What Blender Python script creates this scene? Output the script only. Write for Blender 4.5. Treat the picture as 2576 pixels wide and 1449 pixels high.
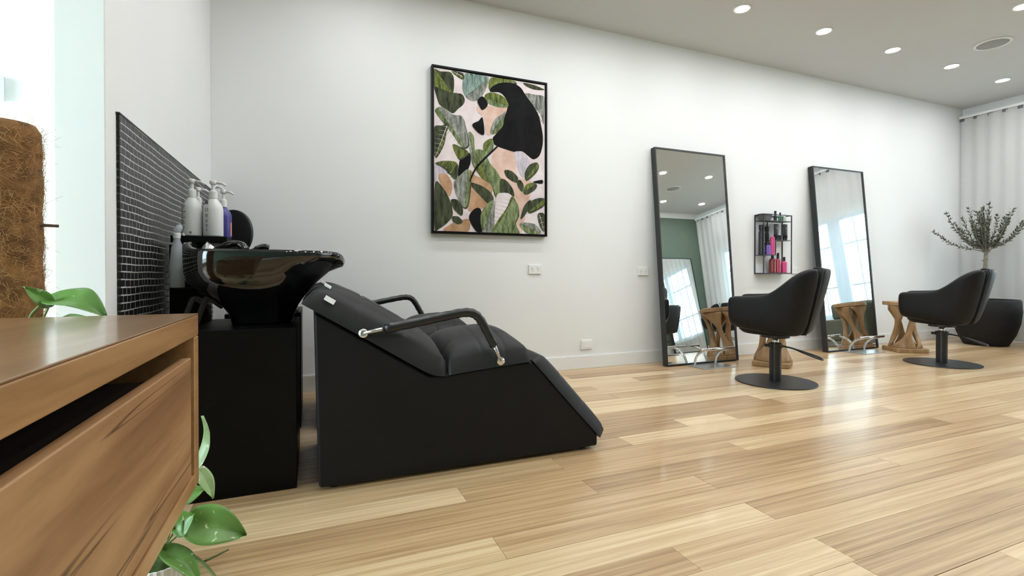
import bpy, bmesh, math, random
from mathutils import Vector, Matrix, geometry, noise

random.seed(7)
S = bpy.context.scene
for o in list(bpy.data.objects):
    bpy.data.objects.remove(o)
COL = S.collection

# ------------------------------------------------------------------ camera
CAM_H = 0.85
cd = bpy.data.cameras.new('camera')
cam = bpy.data.objects.new('camera', cd)
COL.objects.link(cam)
cd.sensor_width = 36.0
cd.sensor_fit = 'HORIZONTAL'
cd.lens = 36.0 * 1230.0 / 2576.0
cd.shift_y = -27.0 / 2576.0
cd.clip_start = 0.02
cam.location = (0, 0, CAM_H)
cam.rotation_euler = (math.radians(90 - 0.4), 0, math.radians(-22.24))
S.camera = cam

# ------------------------------------------------------------------ world, exposure
W = bpy.data.worlds.new('world')
S.world = W
W.use_nodes = True
bg = W.node_tree.nodes['Background']
bg.inputs['Color'].default_value = (0.74, 0.92, 1.0, 1)
bg.inputs['Strength'].default_value = 16.5
S.view_settings.view_transform = 'Standard'
S.view_settings.look = 'None'
S.view_settings.exposure = 0.12
S.view_settings.gamma = 1.0
S.view_settings.use_curve_mapping = False
DOWNLIGHT_W = 5.35

# ------------------------------------------------------------------ room dimensions
XR, YB, YG, ZC = 8.15, 3.83, -1.15, 3.07      # end wall, picture wall, green wall, ceiling
XL, YE, XL2 = -0.631, 2.009, -0.766           # tiled wall face, its free end, its other face
XF, YF = -3.6, 3.4                            # side room: outer wall, back wall
WY0, WY1, WZ0, WZ1 = -0.55, 2.72, 0.45, 2.12  # window in the end wall
LY0, LY1, LZ0, LZ1 = -0.9, 2.9, 0.25, 2.6     # glazing of the side room


def portal(loc, sx, sy, direction):
    l = bpy.data.lights.new('window_portal', 'AREA')
    l.shape = 'RECTANGLE'
    l.size, l.size_y = sx, sy
    l.cycles.is_portal = True
    o = bpy.data.objects.new('window_portal', l)
    COL.objects.link(o)
    o.location = loc
    o.rotation_euler = Vector(direction).to_track_quat('-Z', 'Z').to_euler()


portal((XR + 0.1, (WY0 + WY1) / 2, (WZ0 + WZ1) / 2), WY1 - WY0, WZ1 - WZ0, (-1, 0, 0))
portal((XF - 0.1, (LY0 + LY1) / 2, (LZ0 + LZ1) / 2), LY1 - LY0, LZ1 - LZ0, (1, 0, 0))


# ------------------------------------------------------------------ materials
MATS = {}


def nodes(name):
    m = bpy.data.materials.new(name)
    m.use_nodes = True
    nt = m.node_tree
    b = nt.nodes['Principled BSDF']
    return m, nt, b


def ramp(nt, fac, stops):
    r = nt.nodes.new('ShaderNodeValToRGB')
    el = r.color_ramp.elements
    while len(el) < len(stops):
        el.new(0.5)
    for e, (p, c) in zip(el, stops):
        e.position = p
        e.color = (c[0], c[1], c[2], 1)
    nt.links.new(fac, r.inputs[0])
    return r.outputs[0]


def plain(name, col, rough=0.5, metal=0.0, vary=0.08, scale=8.0, bump=0.0, bscale=60.0, coat=0.0, spec=0.5, sheen=0.0):
    """procedural: the base colour broken up by noise, with an optional fine bump"""
    m, nt, b = nodes(name)
    tc = nt.nodes.new('ShaderNodeTexCoord')
    n = nt.nodes.new('ShaderNodeTexNoise')
    n.inputs['Scale'].default_value = scale
    n.inputs['Detail'].default_value = 4
    nt.links.new(tc.outputs['Object'], n.inputs['Vector'])
    lo = [c * (1 - vary) for c in col]
    hi = [min(1, c * (1 + vary)) for c in col]
    nt.links.new(ramp(nt, n.outputs[0], [(0.3, lo), (0.7, hi)]), b.inputs['Base Color'])
    b.inputs['Roughness'].default_value = rough
    b.inputs['Metallic'].default_value = metal
    b.inputs['Specular IOR Level'].default_value = spec
    b.inputs['Coat Weight'].default_value = coat
    b.inputs['Coat Roughness'].default_value = 0.05
    b.inputs['Sheen Weight'].default_value = sheen
    if bump:
        n2 = nt.nodes.new('ShaderNodeTexNoise')
        n2.inputs['Scale'].default_value = bscale
        n2.inputs['Detail'].default_value = 3
        nt.links.new(tc.outputs['Object'], n2.inputs['Vector'])
        bp = nt.nodes.new('ShaderNodeBump')
        bp.inputs['Strength'].default_value = bump
        bp.inputs['Distance'].default_value = 0.002
        nt.links.new(n2.outputs[0], bp.inputs['Height'])
        nt.links.new(bp.outputs[0], b.inputs['Normal'])
    MATS[name] = m
    return m


def wood(name, stops, along, stretch=14.0, scale=2.2, rough=0.35, coat=0.0, rnd=True, cracks=None, rnd_amt=0.5, src='Object', specks=0):
    """grain running along one axis; each object takes its own shade from Object Info"""
    m, nt, b = nodes(name)
    L = nt.links.new
    tc = nt.nodes.new('ShaderNodeTexCoord')
    geo = nt.nodes.new('ShaderNodeNewGeometry')
    oi = nt.nodes.new('ShaderNodeObjectInfo')
    mp = nt.nodes.new('ShaderNodeMapping')
    sc = [stretch, stretch, stretch]
    sc['xyz'.index(along)] = 1.0
    mp.inputs['Scale'].default_value = sc
    L(geo.outputs['Position'] if src == 'World' else tc.outputs['Object'], mp.inputs['Vector'])
    add = nt.nodes.new('ShaderNodeVectorMath')
    add.operation = 'ADD'
    L(mp.outputs[0], add.inputs[0])
    if rnd:
        mul = nt.nodes.new('ShaderNodeMath')
        mul.operation = 'MULTIPLY'
        mul.inputs[1].default_value = 57.0
        L(oi.outputs['Random'], mul.inputs[0])
        L(mul.outputs[0], add.inputs[1])
    n = nt.nodes.new('ShaderNodeTexNoise')
    n.inputs['Scale'].default_value = scale
    n.inputs['Detail'].default_value = 7
    n.inputs['Roughness'].default_value = 0.62
    n.inputs['Distortion'].default_value = 0.35
    L(add.outputs[0], n.inputs['Vector'])
    fac = n.outputs[0]
    if rnd:
        mix = nt.nodes.new('ShaderNodeMath')
        mix.operation = 'MULTIPLY_ADD'
        mix.inputs[1].default_value = rnd_amt
        sub = nt.nodes.new('ShaderNodeMath')
        sub.operation = 'ADD'
        sub.inputs[1].default_value = -rnd_amt / 2
        L(oi.outputs['Random'], mix.inputs[0])
        L(n.outputs[0], mix.inputs[2])
        L(mix.outputs[0], sub.inputs[0])
        fac = sub.outputs[0]
    col = ramp(nt, fac, stops)
    if specks:
        vo = nt.nodes.new('ShaderNodeTexVoronoi')
        vo.inputs['Scale'].default_value = specks
        L(geo.outputs['Position'], vo.inputs['Vector'])
        # only some of the cells carry a nail hole or borer mark
        sepc = nt.nodes.new('ShaderNodeSeparateColor')
        L(vo.outputs['Color'], sepc.inputs[0])
        pick = nt.nodes.new('ShaderNodeMath')
        pick.operation = 'GREATER_THAN'
        pick.inputs[1].default_value = 0.55
        L(sepc.outputs[0], pick.inputs[0])
        dot = ramp(nt, vo.outputs['Distance'], [(0.0, (1, 1, 1)), (0.022, (1, 1, 1)), (0.034, (0, 0, 0))])
        mm = nt.nodes.new('ShaderNodeMath')
        mm.operation = 'MULTIPLY'
        L(dot, mm.inputs[0])
        L(pick.outputs[0], mm.inputs[1])
        mx0 = nt.nodes.new('ShaderNodeMixRGB')
        mx0.inputs[2].default_value = (0.10, 0.055, 0.025, 1)
        L(mm.outputs[0], mx0.inputs[0])
        L(col, mx0.inputs[1])
        col = mx0.outputs[0]
    if cracks:
        n2 = nt.nodes.new('ShaderNodeTexNoise')
        n2.inputs['Scale'].default_value = cracks[0]
        n2.inputs['Detail'].default_value = 2
        n2.inputs['Distortion'].default_value = 0.2
        mp2 = nt.nodes.new('ShaderNodeMapping')
        s2 = [cracks[1]] * 3
        s2['xyz'.index(along)] = 1.0
        mp2.inputs['Scale'].default_value = s2
        L(tc.outputs['Object'], mp2.inputs['Vector'])
        L(mp2.outputs[0], n2.inputs['Vector'])
        cr = ramp(nt, n2.outputs[0], [(0.0, (0, 0, 0)), (0.488, (0, 0, 0)), (0.5, (1, 1, 1)), (0.512, (0, 0, 0))])
        mx = nt.nodes.new('ShaderNodeMixRGB')
        mx.inputs[2].default_value = (0.055, 0.028, 0.012, 1)
        k = nt.nodes.new('ShaderNodeMath')
        k.operation = 'MULTIPLY'
        k.inputs[1].default_value = cracks[2]
        L(cr, k.inputs[0])
        L(k.outputs[0], mx.inputs[0])
        L(col, mx.inputs[1])
        col = mx.outputs[0]
    L(col, b.inputs['Base Color'])
    b.inputs['Roughness'].default_value = rough
    b.inputs['Coat Weight'].default_value = coat
    b.inputs['Coat Roughness'].default_value = 0.12
    bp = nt.nodes.new('ShaderNodeBump')
    bp.inputs['Strength'].default_value = 0.12
    bp.inputs['Distance'].default_value = 0.001
    L(n.outputs[0], bp.inputs['Height'])
    L(bp.outputs[0], b.inputs['Normal'])
    MATS[name] = m
    return m


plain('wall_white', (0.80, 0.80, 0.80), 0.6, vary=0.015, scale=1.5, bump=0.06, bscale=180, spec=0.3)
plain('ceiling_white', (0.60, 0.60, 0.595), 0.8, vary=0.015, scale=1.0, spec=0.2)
plain('wall_green', (0.135, 0.185, 0.135), 0.6, vary=0.06, scale=2.0, bump=0.05, bscale=150)
plain('trim_white', (0.80, 0.80, 0.79), 0.35, vary=0.015, scale=4)
wood('floorboard', [(0.20, (0.30, 0.18, 0.088)), (0.42, (0.49, 0.323, 0.168)), (0.58, (0.60, 0.425, 0.24)), (0.80, (0.76, 0.595, 0.37))],
     'x', stretch=48, scale=1.3, rough=0.31, coat=0.15, rnd_amt=0.42, src='World', specks=6.5)
plain('subfloor', (0.05, 0.03, 0.018), 0.9)
wood('teak_panel', [(0.25, (0.20, 0.095, 0.040)), (0.5, (0.36, 0.195, 0.088)), (0.75, (0.50, 0.30, 0.145))], 'y', stretch=11, scale=1.3, rough=0.45,
     rnd_amt=0.15, cracks=(0.42, 42.0, 0.85))
wood('teak_frame', [(0.25, (0.26, 0.135, 0.055)), (0.5, (0.40, 0.22, 0.095)), (0.75, (0.50, 0.30, 0.14))], 'y', stretch=16, scale=2.0, rough=0.3, coat=0.2, rnd_amt=0.1)
wood('teak_top', [(0.25, (0.15, 0.072, 0.03)), (0.5, (0.26, 0.135, 0.06)), (0.75, (0.36, 0.20, 0.095))], 'y', stretch=12, scale=1.5, rough=0.28, coat=0.45, rnd_amt=0.1)
plain('cabinet_inside', (0.02, 0.011, 0.006), 0.8)
wood('carved_teak', [(0.25, (0.20, 0.105, 0.045)), (0.5, (0.36, 0.21, 0.095)), (0.75, (0.48, 0.30, 0.15))], 'z', stretch=5, scale=3.2, rough=0.4, rnd_amt=0.12)
plain('tile_black', (0.012, 0.012, 0.012), 0.32, vary=0.5, scale=9, bump=0.05, bscale=40, spec=0.3)
plain('grout', (0.46, 0.455, 0.44), 0.85, vary=0.15, scale=30)
plain('black_leather', (0.0045, 0.0045, 0.005), 0.52, spec=0.24, vary=0.12, scale=6, bump=0.18, bscale=240, sheen=0.04)
plain('black_cushion', (0.0085, 0.0085, 0.0087), 0.55, spec=0.35, vary=0.12, scale=6, bump=0.2, bscale=220, sheen=0.06)
plain('black_gloss', (0.0035, 0.0035, 0.004), 0.06, vary=0.1, coat=0.6, spec=0.5)
plain('black_laminate', (0.002, 0.002, 0.002), 0.40, spec=0.15, vary=0.1, scale=3)
plain('black_metal', (0.014, 0.014, 0.0145), 0.42, metal=0.0, vary=0.12, scale=20, bump=0.05, bscale=300)
plain('black_plastic', (0.011, 0.011, 0.012), 0.3, vary=0.1)
plain('chrome', (0.75, 0.75, 0.76), 0.12, metal=1.0, vary=0.03)
plain('brushed_steel', (0.55, 0.55, 0.56), 0.28, metal=1.0, vary=0.06, scale=40)
plain('mirror_glass', (0.84, 0.855, 0.85), 0.01, metal=1.0, vary=0.005)
plain('white_plastic', (0.78, 0.78, 0.77), 0.3, vary=0.02)
plain('bottle_white', (0.74, 0.73, 0.725), 0.32, vary=0.02)
plain('print_grey', (0.16, 0.16, 0.17), 0.6, vary=0.2, scale=80)
plain('bottle_violet', (0.055, 0.045, 0.24), 0.3, vary=0.1)
plain('bottle_dark', (0.022, 0.02, 0.026), 0.3, vary=0.1)
plain('label_orange', (0.75, 0.28, 0.17), 0.5, vary=0.1)
plain('tag_white', (0.80, 0.80, 0.79), 0.6, vary=0.03)
plain('outlet_white', (0.82, 0.82, 0.81), 0.3, vary=0.015)
plain('outlet_slot', (0.12, 0.12, 0.12), 0.6)
plain('pot_charcoal', (0.012, 0.012, 0.0125), 0.7, spec=0.3, vary=0.2, scale=20, bump=0.3, bscale=80)
plain('soil', (0.035, 0.024, 0.016), 0.95, vary=0.4, scale=40, bump=0.6, bscale=50)
plain('olive_bark', (0.20, 0.175, 0.135), 0.85, vary=0.3, scale=30, bump=0.5, bscale=60)
plain('olive_leaf', (0.075, 0.082, 0.055), 0.5, vary=0.4, scale=9)
plain('coir', (0.21, 0.10, 0.034), 0.95, vary=0.5, scale=28, bump=0.8, bscale=90)
plain('coir_fibre', (0.44, 0.25, 0.10), 0.8, vary=0.35, scale=18)
plain('vine_stem', (0.13, 0.17, 0.05), 0.55, vary=0.25, scale=20)
plain('moss', (0.07, 0.12, 0.03), 0.95, vary=0.5, scale=40, bump=0.8, bscale=60)
plain('stick_brown', (0.10, 0.055, 0.03), 0.8, vary=0.3, scale=30)
plain('speaker_grille', (0.33, 0.33, 0.32), 0.7, vary=0.1, scale=200)
plain('bottle_pink', (0.62, 0.07, 0.23), 0.3, vary=0.15)
plain('bottle_rose', (0.42, 0.06, 0.11), 0.25, vary=0.15)
plain('bottle_red', (0.24, 0.035, 0.035), 0.22, vary=0.15)
plain('bottle_purple', (0.20, 0.10, 0.42), 0.3, vary=0.1)
plain('bottle_green', (0.05, 0.17, 0.08), 0.15, vary=0.2)
plain('bottle_clear', (0.55, 0.62, 0.55), 0.15, vary=0.1)
plain('mesh_grey', (0.12, 0.12, 0.12), 0.6, vary=0.2, scale=80)
plain('window_frame', (0.42, 0.56, 0.68), 0.4, vary=0.03)
plain('bar_metal', (0.30, 0.38, 0.45), 0.5, vary=0.05)
plain('sofa_fabric', (0.085, 0.095, 0.068), 0.85, vary=0.15, scale=30, bump=0.3, bscale=200)
plain('outside_paving', (0.45, 0.45, 0.43), 0.9, vary=0.1)


def leaf_material(name, lo, hi, spots, spot_cut=0.62):
    m, nt, b = nodes(name)
    L = nt.links.new
    tc = nt.nodes.new('ShaderNodeTexCoord')
    n = nt.nodes.new('ShaderNodeTexNoise')
    n.inputs['Scale'].default_value = 12
    n.inputs['Detail'].default_value = 5
    L(tc.outputs['Object'], n.inputs['Vector'])
    base = ramp(nt, n.outputs[0], [(0.3, lo), (0.7, hi)])
    n2 = nt.nodes.new('ShaderNodeTexNoise')
    n2.inputs['Scale'].default_value = 34
    n2.inputs['Detail'].default_value = 3
    n2.inputs['Distortion'].default_value = 1.2
    L(tc.outputs['Object'], n2.inputs['Vector'])
    f = ramp(nt, n2.outputs[0], [(spot_cut, (0, 0, 0)), (spot_cut + 0.05, (1, 1, 1))])
    mx = nt.nodes.new('ShaderNodeMixRGB')
    L(f, mx.inputs[0])
    L(base, mx.inputs[1])
    mx.inputs[2].default_value = (*spots, 1)
    L(mx.outputs[0], b.inputs['Base Color'])
    b.inputs['Roughness'].default_value = 0.35
    b.inputs['Transmission Weight'].default_value = 0.0
    b.inputs['Subsurface Weight'].default_value = 0.0
    MATS[name] = m


leaf_material('pothos_leaf', (0.085, 0.19, 0.035), (0.16, 0.33, 0.075), (0.55, 0.66, 0.40), 0.64)
leaf_material('pothos_pale', (0.20, 0.33, 0.13), (0.36, 0.50, 0.24), (0.62, 0.70, 0.50), 0.60)

# printed canvas inks: streaky leaf tones
for nm, lo, hi in [('ink_olive', (0.03, 0.045, 0.012), (0.24, 0.28, 0.08)), ('ink_dark', (0.012, 0.016, 0.011), (0.10, 0.115, 0.065)),
                   ('ink_grey', (0.05, 0.06, 0.05), (0.42, 0.43, 0.38)), ('ink_green', (0.03, 0.055, 0.02), (0.32, 0.38, 0.19)),
                   ('ink_blue', (0.05, 0.10, 0.085), (0.36, 0.46, 0.42)), ('ink_lilac', (0.38, 0.34, 0.40), (0.66, 0.60, 0.66)),
                   ('ink_skin', (0.55, 0.35, 0.26), (0.80, 0.60, 0.53)), ('ink_tan', (0.30, 0.16, 0.08), (0.60, 0.38, 0.24)),
                   ('ink_pale', (0.62, 0.52, 0.54), (0.80, 0.72, 0.74)), ('ink_ground', (0.66, 0.55, 0.57), (0.82, 0.74, 0.75)),
                   ('ink_hair', (0.006, 0.006, 0.0065), (0.014, 0.014, 0.015))]:
    m, nt, b = nodes(nm)
    tc = nt.nodes.new('ShaderNodeTexCoord')
    mp = nt.nodes.new('ShaderNodeMapping')
    streaky = nm in ('ink_olive', 'ink_dark', 'ink_grey', 'ink_green', 'ink_blue', 'ink_lilac')
    mp.inputs['Rotation'].default_value = (0, math.radians({'ink_olive': 50, 'ink_dark': 20, 'ink_grey': -35, 'ink_green': -55, 'ink_blue': 30}.get(nm, 0)), 0)
    mp.inputs['Scale'].default_value = (38, 1, 8) if streaky else (5, 1, 5)
    nt.links.new(tc.outputs['Object'], mp.inputs['Vector'])
    n = nt.nodes.new('ShaderNodeTexNoise')
    n.inputs['Scale'].default_value = 1.0
    n.inputs['Detail'].default_value = 6
    n.inputs['Roughness'].default_value = 0.65
    nt.links.new(mp.outputs[0], n.inputs['Vector'])
    nt.links.new(ramp(nt, n.outputs[0], [(0.33, lo), (0.66, hi)]), b.inputs['Base Color'])
    b.inputs['Roughness'].default_value = 0.85
    b.inputs['Specular IOR Level'].default_value = 0.12
    MATS[nm] = m


def glassy(name, col, mixf, rough=0.05):
    m, nt, b = nodes(name)
    nt.nodes.remove(b)
    out = nt.nodes['Material Output']
    t = nt.nodes.new('ShaderNodeBsdfTransparent')
    t.inputs[0].default_value = (*col, 1)
    g = nt.nodes.new('ShaderNodeBsdfGlossy')
    g.inputs['Roughness'].default_value = rough
    mx = nt.nodes.new('ShaderNodeMixShader')
    mx.inputs[0].default_value = mixf
    nt.links.new(t.outputs[0], mx.inputs[1])
    nt.links.new(g.outputs[0], mx.inputs[2])
    nt.links.new(mx.outputs[0], out.inputs[0])
    MATS[name] = m


glassy('window_glass', (0.96, 0.98, 0.98), 0.06, 0.0)


def translucent(name, col, clear, trans, rough_scale=200):
    m, nt, b = nodes(name)
    L = nt.links.new
    out = nt.nodes['Material Output']
    tc = nt.nodes.new('ShaderNodeTexCoord')
    n = nt.nodes.new('ShaderNodeTexNoise')
    n.inputs['Scale'].default_value = rough_scale
    L(tc.outputs['Object'], n.inputs['Vector'])
    c = ramp(nt, n.outputs[0], [(0.3, [x * 0.95 for x in col]), (0.7, col)])
    L(c, b.inputs['Base Color'])
    b.inputs['Roughness'].default_value = 0.6
    tl = nt.nodes.new('ShaderNodeBsdfTranslucent')
    L(c, tl.inputs[0])
    tp = nt.nodes.new('ShaderNodeBsdfTransparent')
    m1 = nt.nodes.new('ShaderNodeMixShader')
    m1.inputs[0].default_value = trans
    L(b.outputs[0], m1.inputs[1])
    L(tl.outputs[0], m1.inputs[2])
    m2 = nt.nodes.new('ShaderNodeMixShader')
    m2.inputs[0].default_value = clear
    L(m1.outputs[0], m2.inputs[1])
    L(tp.outputs[0], m2.inputs[2])
    L(m2.outputs[0], out.inputs[0])
    MATS[name] = m


translucent('sheer_fabric', (0.64, 0.635, 0.61), 0.34, 0.055)
translucent('spray_plastic', (0.74, 0.79, 0.86), 0.25, 0.3, 20)

m, nt, b = nodes('lamp_glow')
b.inputs['Base Color'].default_value = (1, 1, 1, 1)
b.inputs['Emission Color'].default_value = (1, 0.97, 0.92, 1)
b.inputs['Emission Strength'].default_value = 30
MATS['lamp_glow'] = m


# ------------------------------------------------------------------ geometry helpers
def link(name, me, mat=None, parent=None, smooth=False, bevel=0, subsurf=0, auto=True):
    if mat and not me.materials:
        for k in ([mat] if isinstance(mat, str) else mat):
            me.materials.append(MATS[k])
    if smooth:
        for p in me.polygons:
            p.use_smooth = True
    o = bpy.data.objects.new(name, me)
    COL.objects.link(o)
    if parent:
        o.parent = parent
    if bevel:
        bv = o.modifiers.new('bevel', 'BEVEL')
        bv.width = bevel
        bv.segments = 3
        bv.limit_method = 'ANGLE'
        bv.angle_limit = math.radians(35)
        for p in me.polygons:
            p.use_smooth = True
        wn = o.modifiers.new('normals', 'WEIGHTED_NORMAL')
        wn.keep_sharp = False
    if subsurf:
        sm = o.modifiers.new('subsurf', 'SUBSURF')
        sm.levels = sm.render_levels = subsurf
        for p in me.polygons:
            p.use_smooth = True
    return o


def tag(o, label=None, cat=None, group=None, kind=None):
    if label:
        o['label'] = label
    if cat:
        o['category'] = cat
    if group:
        o['group'] = group
    if kind:
        o['kind'] = kind
    return o


def empty(name, loc=(0, 0, 0), rz=0.0):
    o = bpy.data.objects.new(name, None)
    COL.objects.link(o)
    o.empty_display_size = 0.05
    o.location = loc
    o.rotation_euler = (0, 0, rz)
    return o


class MB:
    """collects simple shapes, builds ONE mesh"""

    def __init__(self):
        self.v, self.f, self.mi = [], [], []

    def poly(self, verts, faces, mi=0):
        b0 = len(self.v)
        self.v += [tuple(p) for p in verts]
        for f in faces:
            self.f.append([i + b0 for i in f])
            self.mi.append(mi)
        return self

    def box(self, x0, x1, y0, y1, z0, z1, mi=0):
        v = [(x0, y0, z0), (x1, y0, z0), (x1, y1, z0), (x0, y1, z0), (x0, y0, z1), (x1, y0, z1), (x1, y1, z1), (x0, y1, z1)]
        return self.poly(v, [(0, 3, 2, 1), (4, 5, 6, 7), (0, 1, 5, 4), (1, 2, 6, 5), (2, 3, 7, 6), (3, 0, 4, 7)], mi)

    def loops(self, rings, caps=True, mi=0, closed=False):
        n = len(rings[0])
        verts = [p for r in rings for p in r]
        faces = []
        for k in range(len(rings) - (0 if closed else 1)):
            a, c = k * n, ((k + 1) % len(rings)) * n
            for i in range(n):
                j = (i + 1) % n
                faces.append((a + i, a + j, c + j, c + i))
        if caps and not closed:
            faces.append(tuple(range(n - 1, -1, -1)))
            faces.append(tuple(range((len(rings) - 1) * n, len(rings) * n)))
        return self.poly(verts, faces, mi)

    def lathe(self, prof, c=(0, 0), n=24, mi=0, sx=1.0, sy=1.0):
        rings = [[(c[0] + r * sx * math.cos(2 * math.pi * i / n), c[1] + r * sy * math.sin(2 * math.pi * i / n), z) for i in range(n)] for r, z in prof]
        return self.loops(rings, True, mi)

    def tube(self, pts, r, n=10, mi=0, flat=1.0):
        pts = [Vector(p) for p in pts]
        rs = r if isinstance(r, (list, tuple)) else [r] * len(pts)
        rings = []
        t0 = (pts[1] - pts[0]).normalized()
        up = Vector((0, 0, 1)) if abs(t0.z) < 0.9 else Vector((1, 0, 0))
        a = t0.cross(up).normalized()
        for k, p in enumerate(pts):
            t = (pts[min(k + 1, len(pts) - 1)] - pts[max(k - 1, 0)]).normalized()
            a = (a - t * a.dot(t)).normalized()
            bb = t.cross(a)
            rings.append([tuple(p + (a * math.cos(2 * math.pi * i / n) + bb * math.sin(2 * math.pi * i / n) * flat) * rs[k]) for i in range(n)])
        return self.loops(rings, True, mi)

    def mesh(self, name):
        me = bpy.data.meshes.new(name)
        me.from_pydata(self.v, [], self.f)
        if any(self.mi):
            me.polygons.foreach_set('material_index', self.mi)
        me.update()
        bm = bmesh.new()
        bm.from_mesh(me)
        bmesh.ops.recalc_face_normals(bm, faces=bm.faces)
        bm.to_mesh(me)
        bm.free()
        return me

    def build(self, name, mat, parent=None, **k):
        return link(name, self.mesh(name), mat, parent, **k)


def catmull(pts, sub=6, closed=False):
    pts = [Vector(p) for p in pts]
    n = len(pts)
    out = []
    rng = n if closed else n - 1
    for i in range(rng):
        p1, p2 = pts[i], pts[(i + 1) % n]
        p0 = pts[i - 1] if (i > 0 or closed) else p1 * 2 - p2
        p3 = pts[(i + 2) % n] if (i + 2 < n or closed) else p2 * 2 - p1
        for s in range(sub):
            t = s / sub
            out.append(0.5 * ((2 * p1) + (p2 - p0) * t + (2 * p0 - 5 * p1 + 4 * p2 - p3) * t * t + (3 * p1 - p0 - 3 * p2 + p3) * t ** 3))
    if not closed:
        out.append(pts[-1])
    return out


def copy_tree(o, parent=None):
    c = o.copy()
    COL.objects.link(c)
    c.parent = parent
    for ch in list(o.children):
        copy_tree(ch, c)
    return c


def smooth01(t):
    t = max(0.0, min(1.0, t))
    return t * t * (3 - 2 * t)


# ------------------------------------------------------------------ the room shell
T = 0.14
floor = tag(MB().box(XF - T, XR + T, YG - T, YB + T, -0.12, -0.022).build('floor', 'subfloor'), 'light timber floor of long honey boards laid parallel to the picture wall', kind='structure')
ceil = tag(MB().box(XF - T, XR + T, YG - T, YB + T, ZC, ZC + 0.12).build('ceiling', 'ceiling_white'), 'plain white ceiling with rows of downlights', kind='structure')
tag(MB().box(XL2, XR + T, YB, YB + T, 0, ZC).build('wall_back', 'wall_white'), 'long white wall carrying the framed print and mirrors', kind='structure')
tag(MB().box(XF - T, XR + T, YG - T, YG, 0, ZC).build('wall_front', 'wall_green'), 'sage green wall seen in the mirrors', kind='structure')
wr = MB().box(XR, XR + T, YG, WY0, 0, ZC).box(XR, XR + T, WY1, YB, 0, ZC).box(XR, XR + T, WY0, WY1, 0, WZ0).box(XR, XR + T, WY0, WY1, WZ1, ZC)
tag(wr.build('wall_right', 'wall_white'), 'white end wall with a wide window behind sheer curtains', kind='structure')
wall_l = tag(MB().box(XL2, XL, YE, YB, 0, ZC).build('wall_left', 'wall_white', bevel=0.004), 'white wall stub with a black mosaic splashback', kind='structure')
tag(MB().box(XF, XL2, YF, YF + T, 0, ZC).build('wall_side', 'wall_white'), 'bright white wall of the side room at the left edge', kind='structure')
wl = MB().box(XF - T, XF, YG, LY0, 0, ZC).box(XF - T, XF, LY1, YF, 0, ZC).box(XF - T, XF, LY0, LY1, 0, LZ0).box(XF - T, XF, LY0, LY1, LZ1, ZC)
tag(wl.build('wall_far', 'wall_white'), 'outer wall of the side room with wide glazing', kind='structure')
bb = MB().box(XL, XR - 0.02, YB - 0.016, YB, 0, 0.112).box(XL, XR - 0.02, YB - 0.011, YB, 0.112, 0.118)
tag(bb.build('baseboard_back', 'trim_white', bevel=0.002), 'white skirting board along the picture wall', kind='structure')
cv = []
for k in range(9):
    a = math.pi / 2 * k / 8
    cv.append((YG + 0.09 * (1 - math.sin(a)), ZC - 0.09 * (1 - math.cos(a))))
ringA = [(x, z) for x, z in cv] + [(YG, ZC)]
crn = MB().loops([[(XL, y, z) for y, z in ringA], [(XR, y, z) for y, z in ringA]])
tag(crn.build('trim_1', 'trim_white'), 'white coved cornice above the green wall', kind='structure')
tag(MB().box(XL, XR, YG, YG + 0.016, 0, 0.115).build('baseboard_front', 'trim_white'), 'white skirting board along the green wall', kind='structure')

# floor boards: one object each, joints fall on the joists
plank_me = MB().box(0, 1, 0, 1, -0.022, 0).mesh('plank')
plank_me.materials.append(MATS['floorboard'])
PW, P0 = 0.1326, 1.0835
known = {0: [1.033], 1: [1.485], 3: [1.487], 4: [1.026], -1: [1.493], 7: [1.473, 4.88], 8: [1.945, 2.31], 12: [2.334], 10: [2.82], -3: [1.945], 6: [1.017], 5: [0.533], 2: [0.537]}
k0 = math.floor((YG - P0) / PW)
for k in range(k0, math.ceil((YB - P0) / PW)):
    y0, y1 = max(YG, P0 + PW * k), min(YB, P0 + PW * (k + 1))
    if y1 - y0 < 0.01:
        continue
    xs = XF if y0 < YF - 0.05 else XL
    cuts = list(known.get(k, []))
    x = (cuts[0] if cuts else 0.535 + 0.47 * random.randint(-2, 3))
    if not cuts:
        cuts = [x]
    while x > xs + 1.2:
        x -= 0.47 * random.choice((4, 5, 6))
        cuts.append(x)
    x = max(cuts)
    while x < XR - 1.2:
        x += 0.47 * random.choice((3, 4, 5, 6))
        cuts.append(x)
    cuts = sorted(c for c in cuts if xs + 0.3 < c < XR - 0.25)
    ends = [xs] + cuts + [XR]
    for a, c in zip(ends[:-1], ends[1:]):
        p = bpy.data.objects.new('plank', plank_me)
        COL.objects.link(p)
        p.parent = floor
        g = random.choice((0.0012, 0.0018, 0.0026))
        p.location = (a + 0.0006, y0 + g / 2, random.uniform(-0.0005, 0))
        p.scale = (c - a - 0.0012, y1 - y0 - g, 1)

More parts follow.
